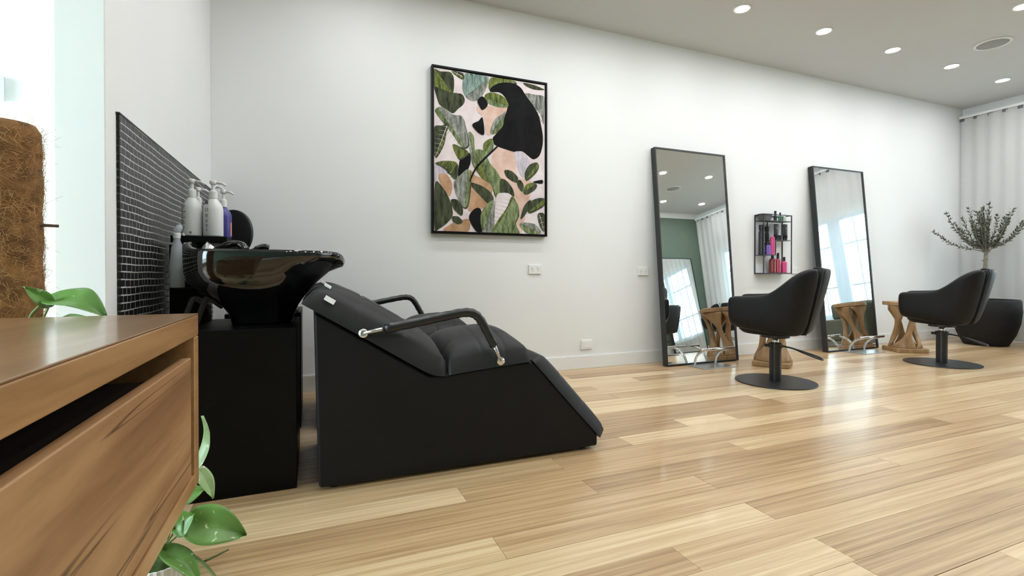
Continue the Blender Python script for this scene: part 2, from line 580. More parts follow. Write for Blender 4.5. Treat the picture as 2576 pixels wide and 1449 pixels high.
# mosaic splashback: the nearest tiles one by one, the rest joined
TZ0, TZ1, TP = 0.47, 1.409, 0.0276
MB().box(XL, XL + 0.0094, 2.112, YB, TZ0, TZ1).build('grout_bed', 'grout', wall_l)
MB().box(XL, XL + 0.012, 2.098, YB, TZ1, TZ1 + 0.005).build('tile_trim', 'black_metal', wall_l)
tile_me = MB().poly([(0, 0, 0), (0, 1, 0), (0, 1, 1), (0, 0, 1), (0.007, 0.04, 0.05), (0.007, 0.96, 0.05), (0.007, 0.96, 0.95), (0.007, 0.04, 0.95)],
                    [(4, 5, 6, 7), (0, 1, 5, 4), (1, 2, 6, 5), (2, 3, 7, 6), (3, 0, 4, 7)]).mesh('tile')
tile_me.materials.append(MATS['tile_black'])
tiles = []
nrow = int((TZ1 - TZ0) / TP)
for r in range(nrow):
    z = TZ1 - TP * (r + 1)
    y = 2.10
    first = True
    while y < YB - 0.01:
        w = random.choice((0.028, 0.041, 0.041, 0.054))
        if first:
            w *= random.uniform(0.5, 1.0)
        first = False
        w = min(w, YB - y)
        wob = 0.0011 * math.sin(y * 21 + r * 0.4)
        tiles.append((y + 0.0008, z + 0.0012 + wob, w - 0.0015, TP - 0.0025))
        y += w
vis = sorted((t for t in tiles if t[1] > 0.69), key=lambda t: t[0])
near = set(vis[:300])
rest = MB()
for t in tiles:
    if t in near:
        o = bpy.data.objects.new('tile', tile_me)
        COL.objects.link(o)
        o.parent = wall_l
        o.location = (XL + 0.003, t[0], t[1])
        o.scale = (1, t[2], t[3])
    else:
        rest.poly([(XL + 0.003 + x, t[0] + yy * t[2], t[1] + zz * t[3]) for x, yy, zz in [tuple(v.co) for v in tile_me.vertices]],
                  [tuple(p.vertices) for p in tile_me.polygons])
tag(rest.build('mosaic_tiles', 'tile_black', wall_l), kind='stuff')

# window of the end wall, with bars outside
win = tag(empty('window_1', (XR, (WY0 + WY1) / 2, WZ0)), 'wide window with pale frame and outside bars behind sheer curtains', kind='structure')
hy = (WY1 - WY0) / 2
hz = WZ1 - WZ0
fr = MB().box(0.03, 0.09, -hy, hy, 0, 0.06).box(0.03, 0.09, -hy, hy, hz - 0.06, hz).box(0.03, 0.09, -hy, -hy + 0.06, 0.06, hz - 0.06).box(0.03, 0.09, hy - 0.06, hy, 0.06, hz - 0.06)
fr.build('window_frame', 'window_frame', win)
for k in range(1, 4):
    y = -hy + 2 * hy * k / 4
    wdt = 0.10 if k in (2, 3) else 0.05
    MB().box(0.035, 0.085, y - wdt, y + wdt, 0.06, hz - 0.06).build('mullion', 'window_frame', win)
for k in range(4):
    a, c = -hy + 2 * hy * k / 4, -hy + 2 * hy * (k + 1) / 4
    MB().box(0.058, 0.064, a + 0.04, c - 0.04, 0.06, hz - 0.06).build('pane', 'window_glass', win)
MB().box(-0.05, 0.14, -hy, hy, -0.035, -0.001).build('window_sill', 'trim_white', win)
for k in range(15):
    y = -hy + 2 * hy * (k + 0.5) / 15
    MB().tube([(0.125, y, 0), (0.125, y, hz)], 0.013, 6).build('bar', 'bar_metal', win)
for z in (0.5, 1.2):
    MB().box(0.112, 0.138, -hy, hy, z, z + 0.03).build('cross_bar', 'bar_metal', win)

# glazing of the side room
win = tag(empty('window_2', (XF, (LY0 + LY1) / 2, LZ0)), 'tall daylit glazing of the side room', kind='structure')
hy, hz = (LY1 - LY0) / 2, LZ1 - LZ0
fr = MB().box(-0.10, -0.03, -hy, hy, 0, 0.07).box(-0.10, -0.03, -hy, hy, hz - 0.07, hz).box(-0.10, -0.03, -hy, -hy + 0.07, 0.07, hz - 0.07).box(-0.10, -0.03, hy - 0.07, hy, 0.07, hz - 0.07)
fr.build('window_frame', 'trim_white', win)
for k in range(1, 3):
    y = -hy + 2 * hy * k / 3
    MB().box(-0.10, -0.03, y - 0.035, y + 0.035, 0.07, hz - 0.07).build('mullion', 'trim_white', win)
for k in range(3):
    a, c = -hy + 2 * hy * k / 3, -hy + 2 * hy * (k + 1) / 3
    MB().box(-0.068, -0.062, a + 0.03, c - 0.03, 0.07, hz - 0.07).build('pane', 'window_glass', win)

# ------------------------------------------------------------------ ceiling lights and speakers
def downlight(x, y, label, group):
    t = tag(empty('downlight', (x, y, ZC)), label, 'downlight', group)
    n = 28
    prof = [(0.056, -0.001), (0.070, -0.001), (0.070, -0.006), (0.067, -0.010), (0.058, -0.008), (0.056, -0.004)]
    rings = [[(r * math.cos(2 * math.pi * i / n), r * math.sin(2 * math.pi * i / n), z) for i in range(n)] for r, z in prof]
    MB().loops(rings, False, closed=True).build('trim_ring', 'trim_white', t, smooth=True)
    MB().lathe([(0.056, -0.0015), (0.056, -0.004), (0.035, -0.006)], n=n).build('lens', 'lamp_glow', t)
    l = bpy.data.lights.new('downlight_lamp', 'AREA')
    l.shape = 'DISK'
    l.size = 0.108
    l.energy = DOWNLIGHT_W
    l.color = (0.95, 0.975, 1.0)
    lo = bpy.data.objects.new('downlight_lamp', l)
    COL.objects.link(lo)
    lo.parent = t
    lo.location = (0, 0, -0.012)


row = ['first', 'second', 'third', 'fourth', 'fifth']
for k in range(8):
    x = 0.34 + 0.998 * k
    i = k - 3
    lab = ('%s ceiling downlight from the left in the row along the picture wall' % row[i]) if 0 <= i < 5 else 'ceiling downlight out of view above the wash lounges'
    downlight(x, 3.07, lab, 'ceiling downlights')
    downlight(x + 0.13, 2.16 if k == 5 else 2.08, 'ceiling downlight cut by the right picture edge near the ceiling speaker' if k == 5 else 'ceiling downlight of the second row out of view', 'ceiling downlights')
    downlight(x + 0.16, 1.0, 'ceiling downlight of the third row, seen only in the mirror', 'ceiling downlights')
    downlight(x + 0.26, -0.35, 'ceiling downlight nearest the green wall, seen only in the mirror', 'ceiling downlights')
for (x, y, lab) in [(6.07, 2.62, 'round grey ceiling speaker between the downlights'), (6.25, 0.35, 'round ceiling speaker seen only reflected in the near mirror')]:
    t = tag(empty('ceiling_speaker', (x, y, ZC)), lab, 'speaker', 'round ceiling speakers')
    n = 40
    prof = [(0.115, -0.001), (0.140, -0.001), (0.140, -0.008), (0.132, -0.014), (0.117, -0.012)]
    MB().loops([[(r * math.cos(2 * math.pi * i / n), r * math.sin(2 * math.pi * i / n), z) for i in range(n)] for r, z in prof], False, closed=True).build('rim', 'trim_white', t, smooth=True)
    MB().lathe([(0.116, -0.002), (0.116, -0.009), (0.06, -0.012), (0.01, -0.013)], n=n).build('grille', 'speaker_grille', t, smooth=True)

# ------------------------------------------------------------------ sheer curtain on the end wall
cur = tag(empty('sheer_curtain', (8.05, (YG + YB) / 2, 0.015)), 'floor-length white sheer curtain across the end wall', 'curtain')
ny, yA, yBc = 420, YG + 0.10 - (YG + YB) / 2, YB - 0.035 - (YG + YB) / 2
zs = [0, 0.7, 1.5, 2.3, 2.80, 2.895]
vv, ff = [], []
for zi, z in enumerate(zs):
    for i in range(ny + 1):
        y = yA + (yBc - yA) * i / ny
        amp = 0.010 if z < 2.8 else 0.007
        vv.append((amp * math.sin(y * 2 * math.pi / 0.145 + 0.25 * math.sin(3 * y + z * 0.5)) + 0.006 * math.sin(11 * y), y, z))
for zi in range(len(zs) - 1):
    for i in range(ny):
        a = zi * (ny + 1) + i
        ff.append((a, a + 1, a + ny + 2, a + ny + 1))
c = MB().poly(vv, ff).build('curtain_fabric', 'sheer_fabric', cur, smooth=True)
MB().box(-0.012, 0.012, yA - 0.02, yBc + 0.02, 2.905, 2.935).build('curtain_track', 'trim_white', cur)
k = 0
y = yA + 0.05
while y < yBc:
    MB().box(-0.006, 0.006, y - 0.024, y + 0.024, 2.868, 2.905).build('heading_hook', 'mesh_grey', cur)
    y += 0.145

# ------------------------------------------------------------------ framed print
PX0, PX1, PZ0, PZ1 = 0.870, 1.872, 1.170, 2.488
pic = tag(empty('framed_print', ((PX0 + PX1) / 2, YB, PZ0)), 'large black-framed print of a dark-haired woman among green leaves', 'picture')
hw, ph = (PX1 - PX0) / 2, PZ1 - PZ0
D0, D1 = -0.052, -0.003
fw = 0.014
MB().box(-hw, -hw + fw, D0, D1, 0, ph).build('frame_side', 'black_laminate', pic)
MB().box(hw - fw, hw, D0, D1, 0, ph).build('frame_side', 'black_laminate', pic)
MB().box(-hw + fw, hw - fw, D0, D1, 0, fw).build('frame_rail', 'black_laminate', pic)
MB().box(-hw + fw, hw - fw, D0, D1, ph - fw, ph).build('frame_rail', 'black_laminate', pic)
inks = ['ink_ground', 'ink_olive', 'ink_dark', 'ink_grey', 'ink_green', 'ink_blue', 'ink_lilac', 'ink_skin', 'ink_tan', 'ink_pale', 'ink_hair', 'ink_veins']
MATS['ink_veins'] = MATS['ink_dark']
ART = '''pale 790,534 851,474 838,405 997,361 1000,0 848,0 776,318 728,400
olive 0,987 53,982 139,986 161,949 158,885 138,863 73,873 1,886
dark 1,878 30,881 105,860 170,862 236,860 260,830 247,797 202,765 158,733 104,753 50,773 29,802
grey 7,737 50,765 104,753 158,726 235,723 262,669 278,622 289,550 244,527 189,568 146,613 92,657 39,700
olive 1,635 70,651 119,675 97,617 74,536 9,453 0,524
blue 254,982 293,1000 406,1000 474,987 462,945 428,885 382,840 314,826 258,854 237,908
olive 145,997 205,997 249,989 237,960 183,975
olive 486,988 590,1000 721,993 685,970 543,936 474,914
grey 805,923 903,927 996,919 995,825 989,738 952,804 853,864
dark 793,993 891,990 990,973 977,964 890,960 817,974
skin 370,799 415,786 461,810 542,809 654,818 636,779 600,751 564,691 494,628 448,633 432,706 415,737 370,766
grey 518,720 589,767 648,797 612,727 600,685 541,640 483,636
skin 505,505 552,553 658,543 766,537 729,459 728,400 777,360 850,355 874,322 824,166 774,4 701,2 726,79 632,270 561,326 504,390
hair 485,902 497,932 555,962 637,978 709,977 769,957 817,911 890,850 939,794 964,728 982,652 975,583 944,522 888,497 839,516 778,542 705,533 634,542 563,554 517,572 505,604 541,640 600,693 612,744 636,796 642,846 613,885 566,906
green 439,878 508,900 601,884 642,854 648,822 589,809 496,817 439,837
lilac 705,529 790,534 851,474 826,405 789,369 753,401 729,459
tan 298,380 354,358 445,337 503,307 490,223 444,164 352,141 284,151
green 333,512 424,521 481,446 539,399 585,343 585,277 537,225 491,306 422,336 366,383 321,438
hair 204,391 221,457 266,492 305,494 310,437 264,354 230,312 203,343
olive 156,541 222,529 288,505 266,484 210,456 177,487
olive 8,414 78,433 187,431 203,375 186,326 153,333 121,371 67,401
lilac 3,398 78,385 110,355 45,336 7,295
tan 34,343 110,347 153,285 130,219 76,258
dark 7,287 66,273 130,195 156,107 117,58 41,13 3,16
grey 186,326 287,396 309,331 285,176 240,158 185,229 164,293
dark 309,311 399,298 479,264 514,224 502,191 455,189 387,236 331,275
dark 573,343 632,341 692,289 703,239 644,262 584,243
dark 615,407 680,406 740,367 728,333 668,347 627,370
olive 807,404 851,457 925,478 931,444 887,399 813,357
dark 728,341 764,351 795,319 782,276 746,300
olive 788,276 825,328 912,340 899,306 825,269
hair 887,348 974,364 974,339 912,340
dark 763,97 800,183 861,227 849,176 799,115
olive 837,201 923,238 996,240 992,206 923,169 836,145
tan 84,17 183,60 295,78 283,0 106,0
dark 141,196 196,197 240,150 234,101 184,124 151,156
dark 151,91 206,92 239,61 205,44 161,59
hair 295,86 341,145 398,146 420,56 408,2 362,2
grey 397,105 444,172 514,208 536,142 500,0 419,0
pale 537,225 596,260 679,247 655,187 583,101 524,25
green 512,0 548,75 631,161 679,238 727,206 745,130 714,70 738,3
grey 756,67 848,73 922,57 960,6 848,0 787,29
dark 929,126 960,144 998,128 998,24 954,49
hair 324,678 380,706 415,729 431,632 402,622 357,643
green 425,566 494,603 517,564 493,521 435,501
hair 370,831 405,863 439,853 461,814 415,778 387,800
hair 540,557 552,553 377,416 309,323 303,331 366,424
grey 289,623 334,609 345,529 366,440 343,415 310,494'''
g = 0.005
ax0, ax1, az0, az1 = -hw + fw + g, hw - fw - g, fw + g, ph - fw - g
MB().box(-hw + fw + 0.001, hw - fw - 0.001, -0.030, -0.006, fw + 0.001, ph - fw - 0.001).build('canvas_edge', 'black_laminate', pic)
pm = MB().box(ax0, ax1, -0.040, -0.031, az0, az1)
lay = 0


def on_art(p):
    return (ax0 + (ax1 - ax0) * min(1, max(0, p[0] / 1000)), az0 + (az1 - az0) * min(1, max(0, p[1] / 1000)))


for line in ART.strip().split('\n'):
    tk = line.split()
    mi = inks.index('ink_' + tk[0])
    pts = [tuple(map(float, q.split(','))) for q in tk[1:]]
    cp = [on_art(p) for p in catmull([(p[0], p[1], 0) for p in pts], 5, True)]
    lay += 1
    y = -0.0402 - lay * 0.0001
    if tk[0] in ('olive', 'green', 'grey', 'blue') and lay % 3:
        # printed shadow edge of the leaf, a little lower than the leaf
        cs = [(min(ax1, max(ax0, x + 0.007)), min(az1, max(az0, z - 0.011))) for x, z in cp]
        tri = geometry.delaunay_2d_cdt([Vector(q) for q in cs], [], [list(range(len(cs)))], 1, 1e-6)
        pm.poly([(q.x, y + 0.00004, q.y) for q in tri[0]], [list(f) for f in tri[2]], inks.index('ink_dark'))
    tri = geometry.delaunay_2d_cdt([Vector((x, z)) for x, z in cp], [], [list(range(len(cp)))], 1, 1e-6)
    pm.poly([(q.x, y, q.y) for q in tri[0]], [list(f) for f in tri[2]], mi)
    # midrib and veins on the printed leaves
    if tk[0] in ('olive', 'dark', 'green', 'grey', 'blue'):
        cx = sum(p[0] for p in cp) / len(cp)
        cz = sum(p[1] for p in cp) / len(cp)
        far = max(cp, key=lambda p: (p[0] - cx) ** 2 + (p[1] - cz) ** 2)
        opp = max(cp, key=lambda p: (p[0] - far[0]) ** 2 + (p[1] - far[1]) ** 2)
        d = Vector((opp[0] - far[0], opp[1] - far[1]))
        Ln = d.length
        if Ln > 0.06:
            d /= Ln
            nrm = Vector((-d.y, d.x))
            f0 = Vector(far) + d * Ln * 0.04
            f1 = Vector(far) + d * Ln * 0.9
            yv = y - 0.00003
            light = inks.index('ink_pale') if tk[0] in ('dark', 'olive') and random.random() < 0.25 else inks.index('ink_dark')
            w = 0.0022

            def stroke(a, b_, w0, w1):
                t = (b_ - a)
                nn = Vector((-t.y, t.x)).normalized()
                q = [a + nn * w0, b_ + nn * w1, b_ - nn * w1, a - nn * w0]
                q = [Vector((min(ax1, max(ax0, v.x)), min(az1, max(az0, v.y)))) for v in q]
                pm.poly([(p.x, yv, p.y) for p in q], [(0, 1, 2, 3)], light)
            half = [p for p in cp if (Vector(p) - Vector(far)).dot(nrm) > 0]
            if len(half) > 4 and tk[0] != 'dark':
                half.sort(key=lambda p: (Vector(p) - Vector(far)).dot(d))
                hv = [(p[0], yv, p[1]) for p in half]
                base = [(far[0] + d.x * (Vector(p) - Vector(far)).dot(d), yv, far[1] + d.y * (Vector(p) - Vector(far)).dot(d)) for p in half]
                m_ = len(half)
                pm.poly(hv + base, [(i, i + 1, m_ + i + 1, m_ + i) for i in range(m_ - 1)], {'olive': inks.index('ink_dark'), 'green': inks.index('ink_olive'), 'grey': inks.index('ink_green'), 'blue': inks.index('ink_grey')}[tk[0]])
            yv -= 0.00003
            stroke(f0, f1, 0.0006, w)
            nv_ = int(Ln / 0.035)
            hwid_ = max(abs((Vector(p) - Vector(far)).dot(nrm)) for p in cp)
            for q_ in range(1, nv_):
                c0 = Vector(far) + d * Ln * q_ / nv_
                sp_ = hwid_ * 0.62 * math.sin(math.pi * q_ / nv_) ** 0.5
                for sg in (-1, 1):
                    stroke(c0, c0 + nrm * sg * sp_ - d * 0.35 * sp_, 0.0012, 0.0003)
print_obj = pm.mesh('print')
for nm in inks:
    print_obj.materials.append(MATS[nm])
link('print', print_obj, None, pic)


# ------------------------------------------------------------------ leaning mirrors
def lean_mirror(x0, x1, label, y_foot, y_wall, sgn, dt):
    """glass faces -y when sgn is 1 and +y when sgn is -1"""
    t = tag(empty('leaning_mirror', ((x0 + x1) / 2, y_foot, 0)), label, 'mirror', 'black-framed leaning mirrors')
    hw = (x1 - x0) / 2
    Lm = 2.052
    lean = math.asin(abs(y_wall - y_foot) / Lm) if dt is None else dt
    b = 0.013
    d = 0.058
    parts = [('frame_side', (-hw, -hw + b, 0, d, 0, Lm)), ('frame_side', (hw - b, hw, 0, d, 0, Lm)), ('frame_rail', (-hw + b, hw - b, 0, d, 0, b)), ('frame_rail', (-hw + b, hw - b, 0, d, Lm - b, Lm)),
             ('backing', (-hw + b, hw - b, 0.016, d - 0.002, b, Lm - b))]
    for nm, q in parts:
        o = MB().box(*q).build(nm, 'black_metal', t)
    MB().box(-hw + b, hw - b, 0.010, 0.0155, b, Lm - b).build('mirror_glass', 'mirror_glass', t)
    t.rotation_euler = (-lean if sgn > 0 else -lean, 0, 0 if sgn > 0 else math.pi)
    t.location.z = 0.0005 + (d * math.sin(lean))
    return t


lean_mirror(2.995, 3.865, 'tall black-framed mirror leaning between the lounges and the product shelf', 3.585, 0, 1, math.asin(0.182 / 2.052))
lean_mirror(5.145, 6.000, 'tall black-framed leaning mirror reflecting the bright window', 3.585, 0, 1, math.asin(0.182 / 2.052))
lean_mirror(6.93, 7.80, 'leaning mirror on the green wall, seen only reflected in the near mirror', -0.905, 0, -1, math.asin(0.175 / 2.052))


# ------------------------------------------------------------------ footrests
def footrest(cx, label):
    t = tag(empty('footrest', (cx, 3.47, 0)), label, 'footrest', 'steel footrests before the mirrors')
    MB().box(-0.19, 0.19, -0.115, 0.105, 0.0005, 0.006).build('floor_plate', 'brushed_steel', t, bevel=0.002)
    MB().tube([(-0.195, -0.085, 0.172), (0.195, -0.085, 0.172)], 0.013, 14).build('foot_bar', 'chrome', t, smooth=True)
    for s in (-1, 1):
        pts = catmull([(s * 0.125, 0.075, 0.006), (s * 0.125, 0.055, 0.075), (s * 0.125, 0.0, 0.135), (s * 0.125, -0.08, 0.165)], 6)
        MB().tube(pts, 0.011, 12).build('leg', 'chrome', t, smooth=True)


footrest(3.40, 'steel arched footrest on a plate before the near mirror')
footrest(5.55, 'steel arched footrest on a plate before the far mirror')


# ------------------------------------------------------------------ salon chairs
def chair_mesh():
    hwid, yf, yb = 0.285, 0.300, -0.262
    path = []
    rc = 0.185
    path.append((-hwid + 0.006, yf))
    path.append((-hwid, yf - 0.030))
    path.append((-hwid, yf - 0.075))
    for k in range(1, 5):
        path.append((-hwid, yf - (yf - (yb + rc)) * k / 4.0))
    for k in range(1, 6):
        a = math.pi / 2 * k / 6
        path.append((-hwid + rc * (1 - math.cos(a)), yb + rc * (1 - math.sin(a))))
    path.append((-hwid + rc, yb))
    half = path[:]
    full = half + [(0.0, yb - 0.008)] + [(-x, y) for x, y in reversed(half)]
    N = len(full)
    rings = []
    for i, (x, y) in enumerate(full):
        p = Vector((x, y))
        tq = Vector(full[min(i + 1, N - 1)]) - Vector(full[max(i - 1, 0)])
        n = Vector((tq.y, -tq.x)).normalized()
        if n.dot(p - Vector((0, 0.03))) < 0:
            n = -n
        if i in (0, N - 1):
            n = Vector((math.copysign(1, x), 0))
        back = smooth01((0.045 - y) / 0.27)
        top = 0.678 + 0.010 * (1 - y / 0.3) + 0.195 * back
        zb = 0.405 + 0.035 * smooth01((y - 0.0) / 0.28) - 0.01 * back
        if i in (0, N - 1):
            top -= 0.016
            zb += 0.034
        elif i in (1, N - 2):
            zb += 0.008
        lean = 0.012 + 0.092 * smooth01((0.02 - y) / 0.24)
        th = 0.062

        def P(o, z):
            q = p + n * o
            return (q.x, q.y, z)
        h = top - zb
        rings.append([P(-0.085, zb - 0.012), P(-0.028, zb + 0.004), P(-0.002, zb + 0.05), P(lean * 0.45, zb + h * 0.45), P(lean * 0.9, zb + h * 0.85), P(lean * 0.97, top - 0.018),
                      P(lean * 0.97 - 0.012, top - 0.001), P(lean * 0.9 - th + 0.012, top), P(lean * 0.85 - th, top - 0.02), P(-th, zb + h * 0.5), P(-th - 0.004, zb + 0.06), P(-0.10, zb + 0.03)])
    return rings, full


rings_, path_ = chair_mesh()


def make_chair():
    t = empty('styling_chair')
    nring = len(rings_[0])
    # side pieces and the back piece of the shell, split at the seams
    cutA, cutB = 10, len(rings_) - 11
    for nm, a, c in (('arm_side', 0, cutA), ('backrest', cutA, cutB), ('arm_side', cutB, len(rings_) - 1)):
        MB().loops(rings_[a:c + 1]).build(nm, 'black_leather', t, subsurf=2)
    for idx in (cutA, cutB):
        r = rings_[idx]
        cxy = Vector((0, 0.0))
        pts = []
        for q in r[1:9]:
            v = Vector(q)
            pts.append(v)
        ctr = sum((Vector(q) for q in r), Vector()) / nring
        pts = [q + (q - ctr).normalized() * 0.0005 for q in pts]
        MB().tube(catmull(pts, 3), 0.0055, 8).build('seam_piping', 'black_plastic', t, smooth=True)
    seat = []
    for z, k in ((0.375, 0.55), (0.383, 0.80), (0.405, 0.90), (0.455, 0.93), (0.485, 0.90), (0.497, 0.80), (0.500, 0.55)):
        ring = []
        for i in range(28):
            a = 2 * math.pi * i / 28
            cx, sy = math.cos(a), math.sin(a)
            ring.append((0.235 * k * math.copysign(abs(cx) ** 0.55, cx), 0.03 + 0.245 * k * math.copysign(abs(sy) ** 0.55, sy), z + 0.02 * max(0, sy) * 0.5))
        seat.append(ring)
    MB().loops(seat).build('seat', 'black_leather', t, smooth=True)
    MB().lathe([(0.10, 0.352), (0.10, 0.378)], n=24).build('seat_plate', 'black_metal', t)
    MB().lathe([(0.024, 0.29), (0.024, 0.353)], n=20).build('piston', 'chrome', t, smooth=True)
    MB().lathe([(0.043, 0.010), (0.043, 0.27), (0.05, 0.27), (0.05, 0.305), (0.030, 0.312)], n=28).build('column', 'black_plastic', t, bevel=0.002)
    MB().lathe([(0.288, 0.0005), (0.290, 0.004), (0.288, 0.009), (0.06, 0.0115), (0.05, 0.0115)], n=72).build('base_plate', 'black_metal', t)
    lever = catmull([(0.02, -0.03, 0.285), (0.03, -0.12, 0.268), (0.00, -0.19, 0.245), (-0.02, -0.29, 0.212), (0.03, -0.315, 0.200), (0.075, -0.285, 0.212), (0.06, -0.19, 0.245), (0.035, -0.12, 0.266)], 5)
    MB().tube(lever, 0.0065, 8).build('pump_pedal', 'black_metal', t, smooth=True)
    MB().tube([(-0.01, 0.03, 0.285), (-0.02, 0.075, 0.285)], 0.012, 10).build('pump_pivot', 'black_metal', t, smooth=True)
    return t


CH = [((3.375, 2.775), 33, 'black leather styling chair on a round base before the near mirror'),
      ((5.525, 2.745), 23, 'black leather styling chair before the potted olive tree'),
      ((7.25, 0.15), 192, 'black styling chair near the green wall, seen only in the mirror'),
      ((5.9, -0.05), 170, 'second black styling chair near the green wall, seen only in the mirror')]
first = make_chair()
for i, ((x, y), a, lab) in enumerate(CH):
    o = first if i == 0 else copy_tree(first)
    o.location = (x, y, 0)
    o.rotation_euler = (0, 0, math.radians(a))
    tag(o, lab, 'chair', 'black styling chairs')


# ------------------------------------------------------------------ carved twist tables
def twist_table(x, y, rot, label):
    t = tag(empty('twist_table', (x, y, 0), math.radians(rot)), label, 'table', 'carved twist side tables')
    s, Ht = 0.158, 0.545

    def slab(z0, z1):
        rg = []
        for z, k in ((z0, 0.97), (z0 + 0.006, 1.0), (z1 - 0.006, 1.0), (z1, 0.97)):
            rg.append([(s * k * math.copysign(abs(math.cos(a)) ** 0.22, math.cos(a)), s * k * math.copysign(abs(math.sin(a)) ** 0.22, math.sin(a)), z) for a in [2 * math.pi * (i + 0.5) / 32 for i in range(32)]])
        return MB().loops(rg)
    slab(0.0005, 0.046).build('base', 'carved_teak', t)
    slab(Ht - 0.042, Ht).build('table_top', 'carved_teak', t)
    for k in range(4):
        rg = []
        n = 18
        for i in range(n + 1):
            f = i / n
            z = 0.035 + (Ht - 0.07) * f
            ang = math.radians(90 * k + 45 + 90 * f)
            e = abs(2 * f - 1)
            w = 0.021 + 0.125 * e ** 2.6
            R = 0.080 + 0.060 * e ** 1.6
            th = 0.017 + 0.007 * (1 - e)
            ca, sa = math.cos(ang), math.sin(ang)
            # the face turns with the twist
            tx, ty = -sa, ca
            q = []
            for (u, v) in ((-1, -1), (-0.4, -1.15), (0.4, -1.15), (1, -1), (1.05, 0), (1, 1), (0.4, 1.15), (-0.4, 1.15), (-1, 1), (-1.05, 0)):
                px = ca * (R + v * th) + tx * u * w
                py = sa * (R + v * th) + ty * u * w
                m = max(abs(px), abs(py))
                if m > s:
                    px, py = px * s / m, py * s / m
                q.append((px, py, z))
            rg.append(q)
        MB().loops(rg).build('leg', 'carved_teak', t, subsurf=1)


twist_table(3.975, 3.300, 33, 'carved twisted wooden side table half hidden by the near styling chair')
twist_table(6.040, 3.340, -27, 'carved twisted wooden side table beside the far mirror')

# ------------------------------------------------------------------ potted olive tree
tr = tag(empty('olive_tree', (7.50, 3.285, 0)), 'small olive tree in a large round charcoal pot', 'potted tree')
MB().lathe([(0.195, 0.0005), (0.205, 0.012), (0.262, 0.13), (0.300, 0.27), (0.312, 0.40), (0.306, 0.53), (0.296, 0.545), (0.280, 0.545), (0.276, 0.50)], n=64).build('pot', 'pot_charcoal', tr, smooth=True)
MB().lathe([(0.275, 0.47), (0.276, 0.492), (0.10, 0.505)], n=40).build('soil', 'soil', tr)
trunk = catmull([(0, 0, 0.47), (0.006, -0.004, 0.70), (-0.004, 0.004, 0.92), (0.0, 0.0, 1.12)], 6)
MB().tube(trunk, [0.024 - 0.0003 * i for i in range(len(trunk))], 10).build('trunk', 'olive_bark', tr, smooth=True)
rnd = random.Random(21)
br, fol = MB(), MB()
FAC = Vector((0.39, -0.92, 0)).normalized()   # across the tree, roughly along the photo's width


def leafquad(p, d, ln, w):
    side = d.cross(Vector((rnd.uniform(-1, 1), rnd.uniform(-1, 1), rnd.uniform(-1, 1)))).normalized()
    up = side.cross(d).normalized() * w * 0.25
    a, m1, m2, e = p, p + d * ln * 0.45 + side * w + up, p + d * ln * 0.45 - side * w + up, p + d * ln
    mid = p + d * ln * 0.5 - up
    fol.poly([a, m1, e, m2, mid], [(0, 1, 4), (1, 2, 4), (2, 3, 4), (3, 0, 4)])


ends = []
for k in range(19):
    ang = rnd.uniform(0, 2 * math.pi)
    sp = rnd.uniform(0.05, 0.30)
    ends.append((sp * math.cos(ang), sp * math.sin(ang), rnd.uniform(1.42, 1.66) - sp * 0.35))
ends += [tuple(FAC * -0.47 + Vector((0, 0, 1.375))), tuple(FAC * -0.36 + Vector((0.0, 0, 1.59))), tuple(FAC * 0.36 + Vector((0, 0, 1.52))), (0.02, -0.02, 1.67), tuple(FAC * -0.15 + Vector((0, 0, 1.64))),
         tuple(FAC * 0.22 + Vector((0, 0, 1.60))), tuple(FAC * 0.30 + Vector((0, 0, 1.44))), tuple(FAC * -0.28 + Vector((0, 0, 1.46)))]
for e in ends:
    e = Vector(e)
    st = Vector((0, 0, rnd.uniform(1.08, 1.14)))
    mid = st.lerp(e, 0.5) + Vector((e.x * 0.12, e.y * 0.12, -0.035))
    pts = catmull([st, mid, e], 8)
    br.tube(pts, [0.0062 - 0.0042 * i / (len(pts) - 1) for i in range(len(pts))], 5)
    for i in range(3, len(pts)):
        t = (pts[i] - pts[i - 1]).normalized()
        for s in range(5 if i < len(pts) - 1 else 6):
            r = Vector((rnd.gauss(0, 1), rnd.gauss(0, 1), rnd.gauss(0, 1))).normalized()
            d = (t * 0.75 + r * 0.8 + Vector((0, 0, 0.25))).normalized()
            leafquad(pts[i] + r * 0.004, d, rnd.uniform(0.032, 0.052), rnd.uniform(0.0050, 0.0078))
for k in range(9):
    z = rnd.uniform(0.80, 1.1)
    r = Vector((rnd.gauss(0, 1), rnd.gauss(0, 1), 0.6)).normalized()
    br.tube([(0, 0, z), tuple(Vector((0, 0, z)) + r * 0.045)], 0.0025, 5)
    leafquad(Vector((0, 0, z)) + r * 0.04, r, 0.03, 0.005)
br.build('branches', 'olive_bark', tr, smooth=True)
tag(fol.build('foliage', 'olive_leaf', tr), kind='stuff')


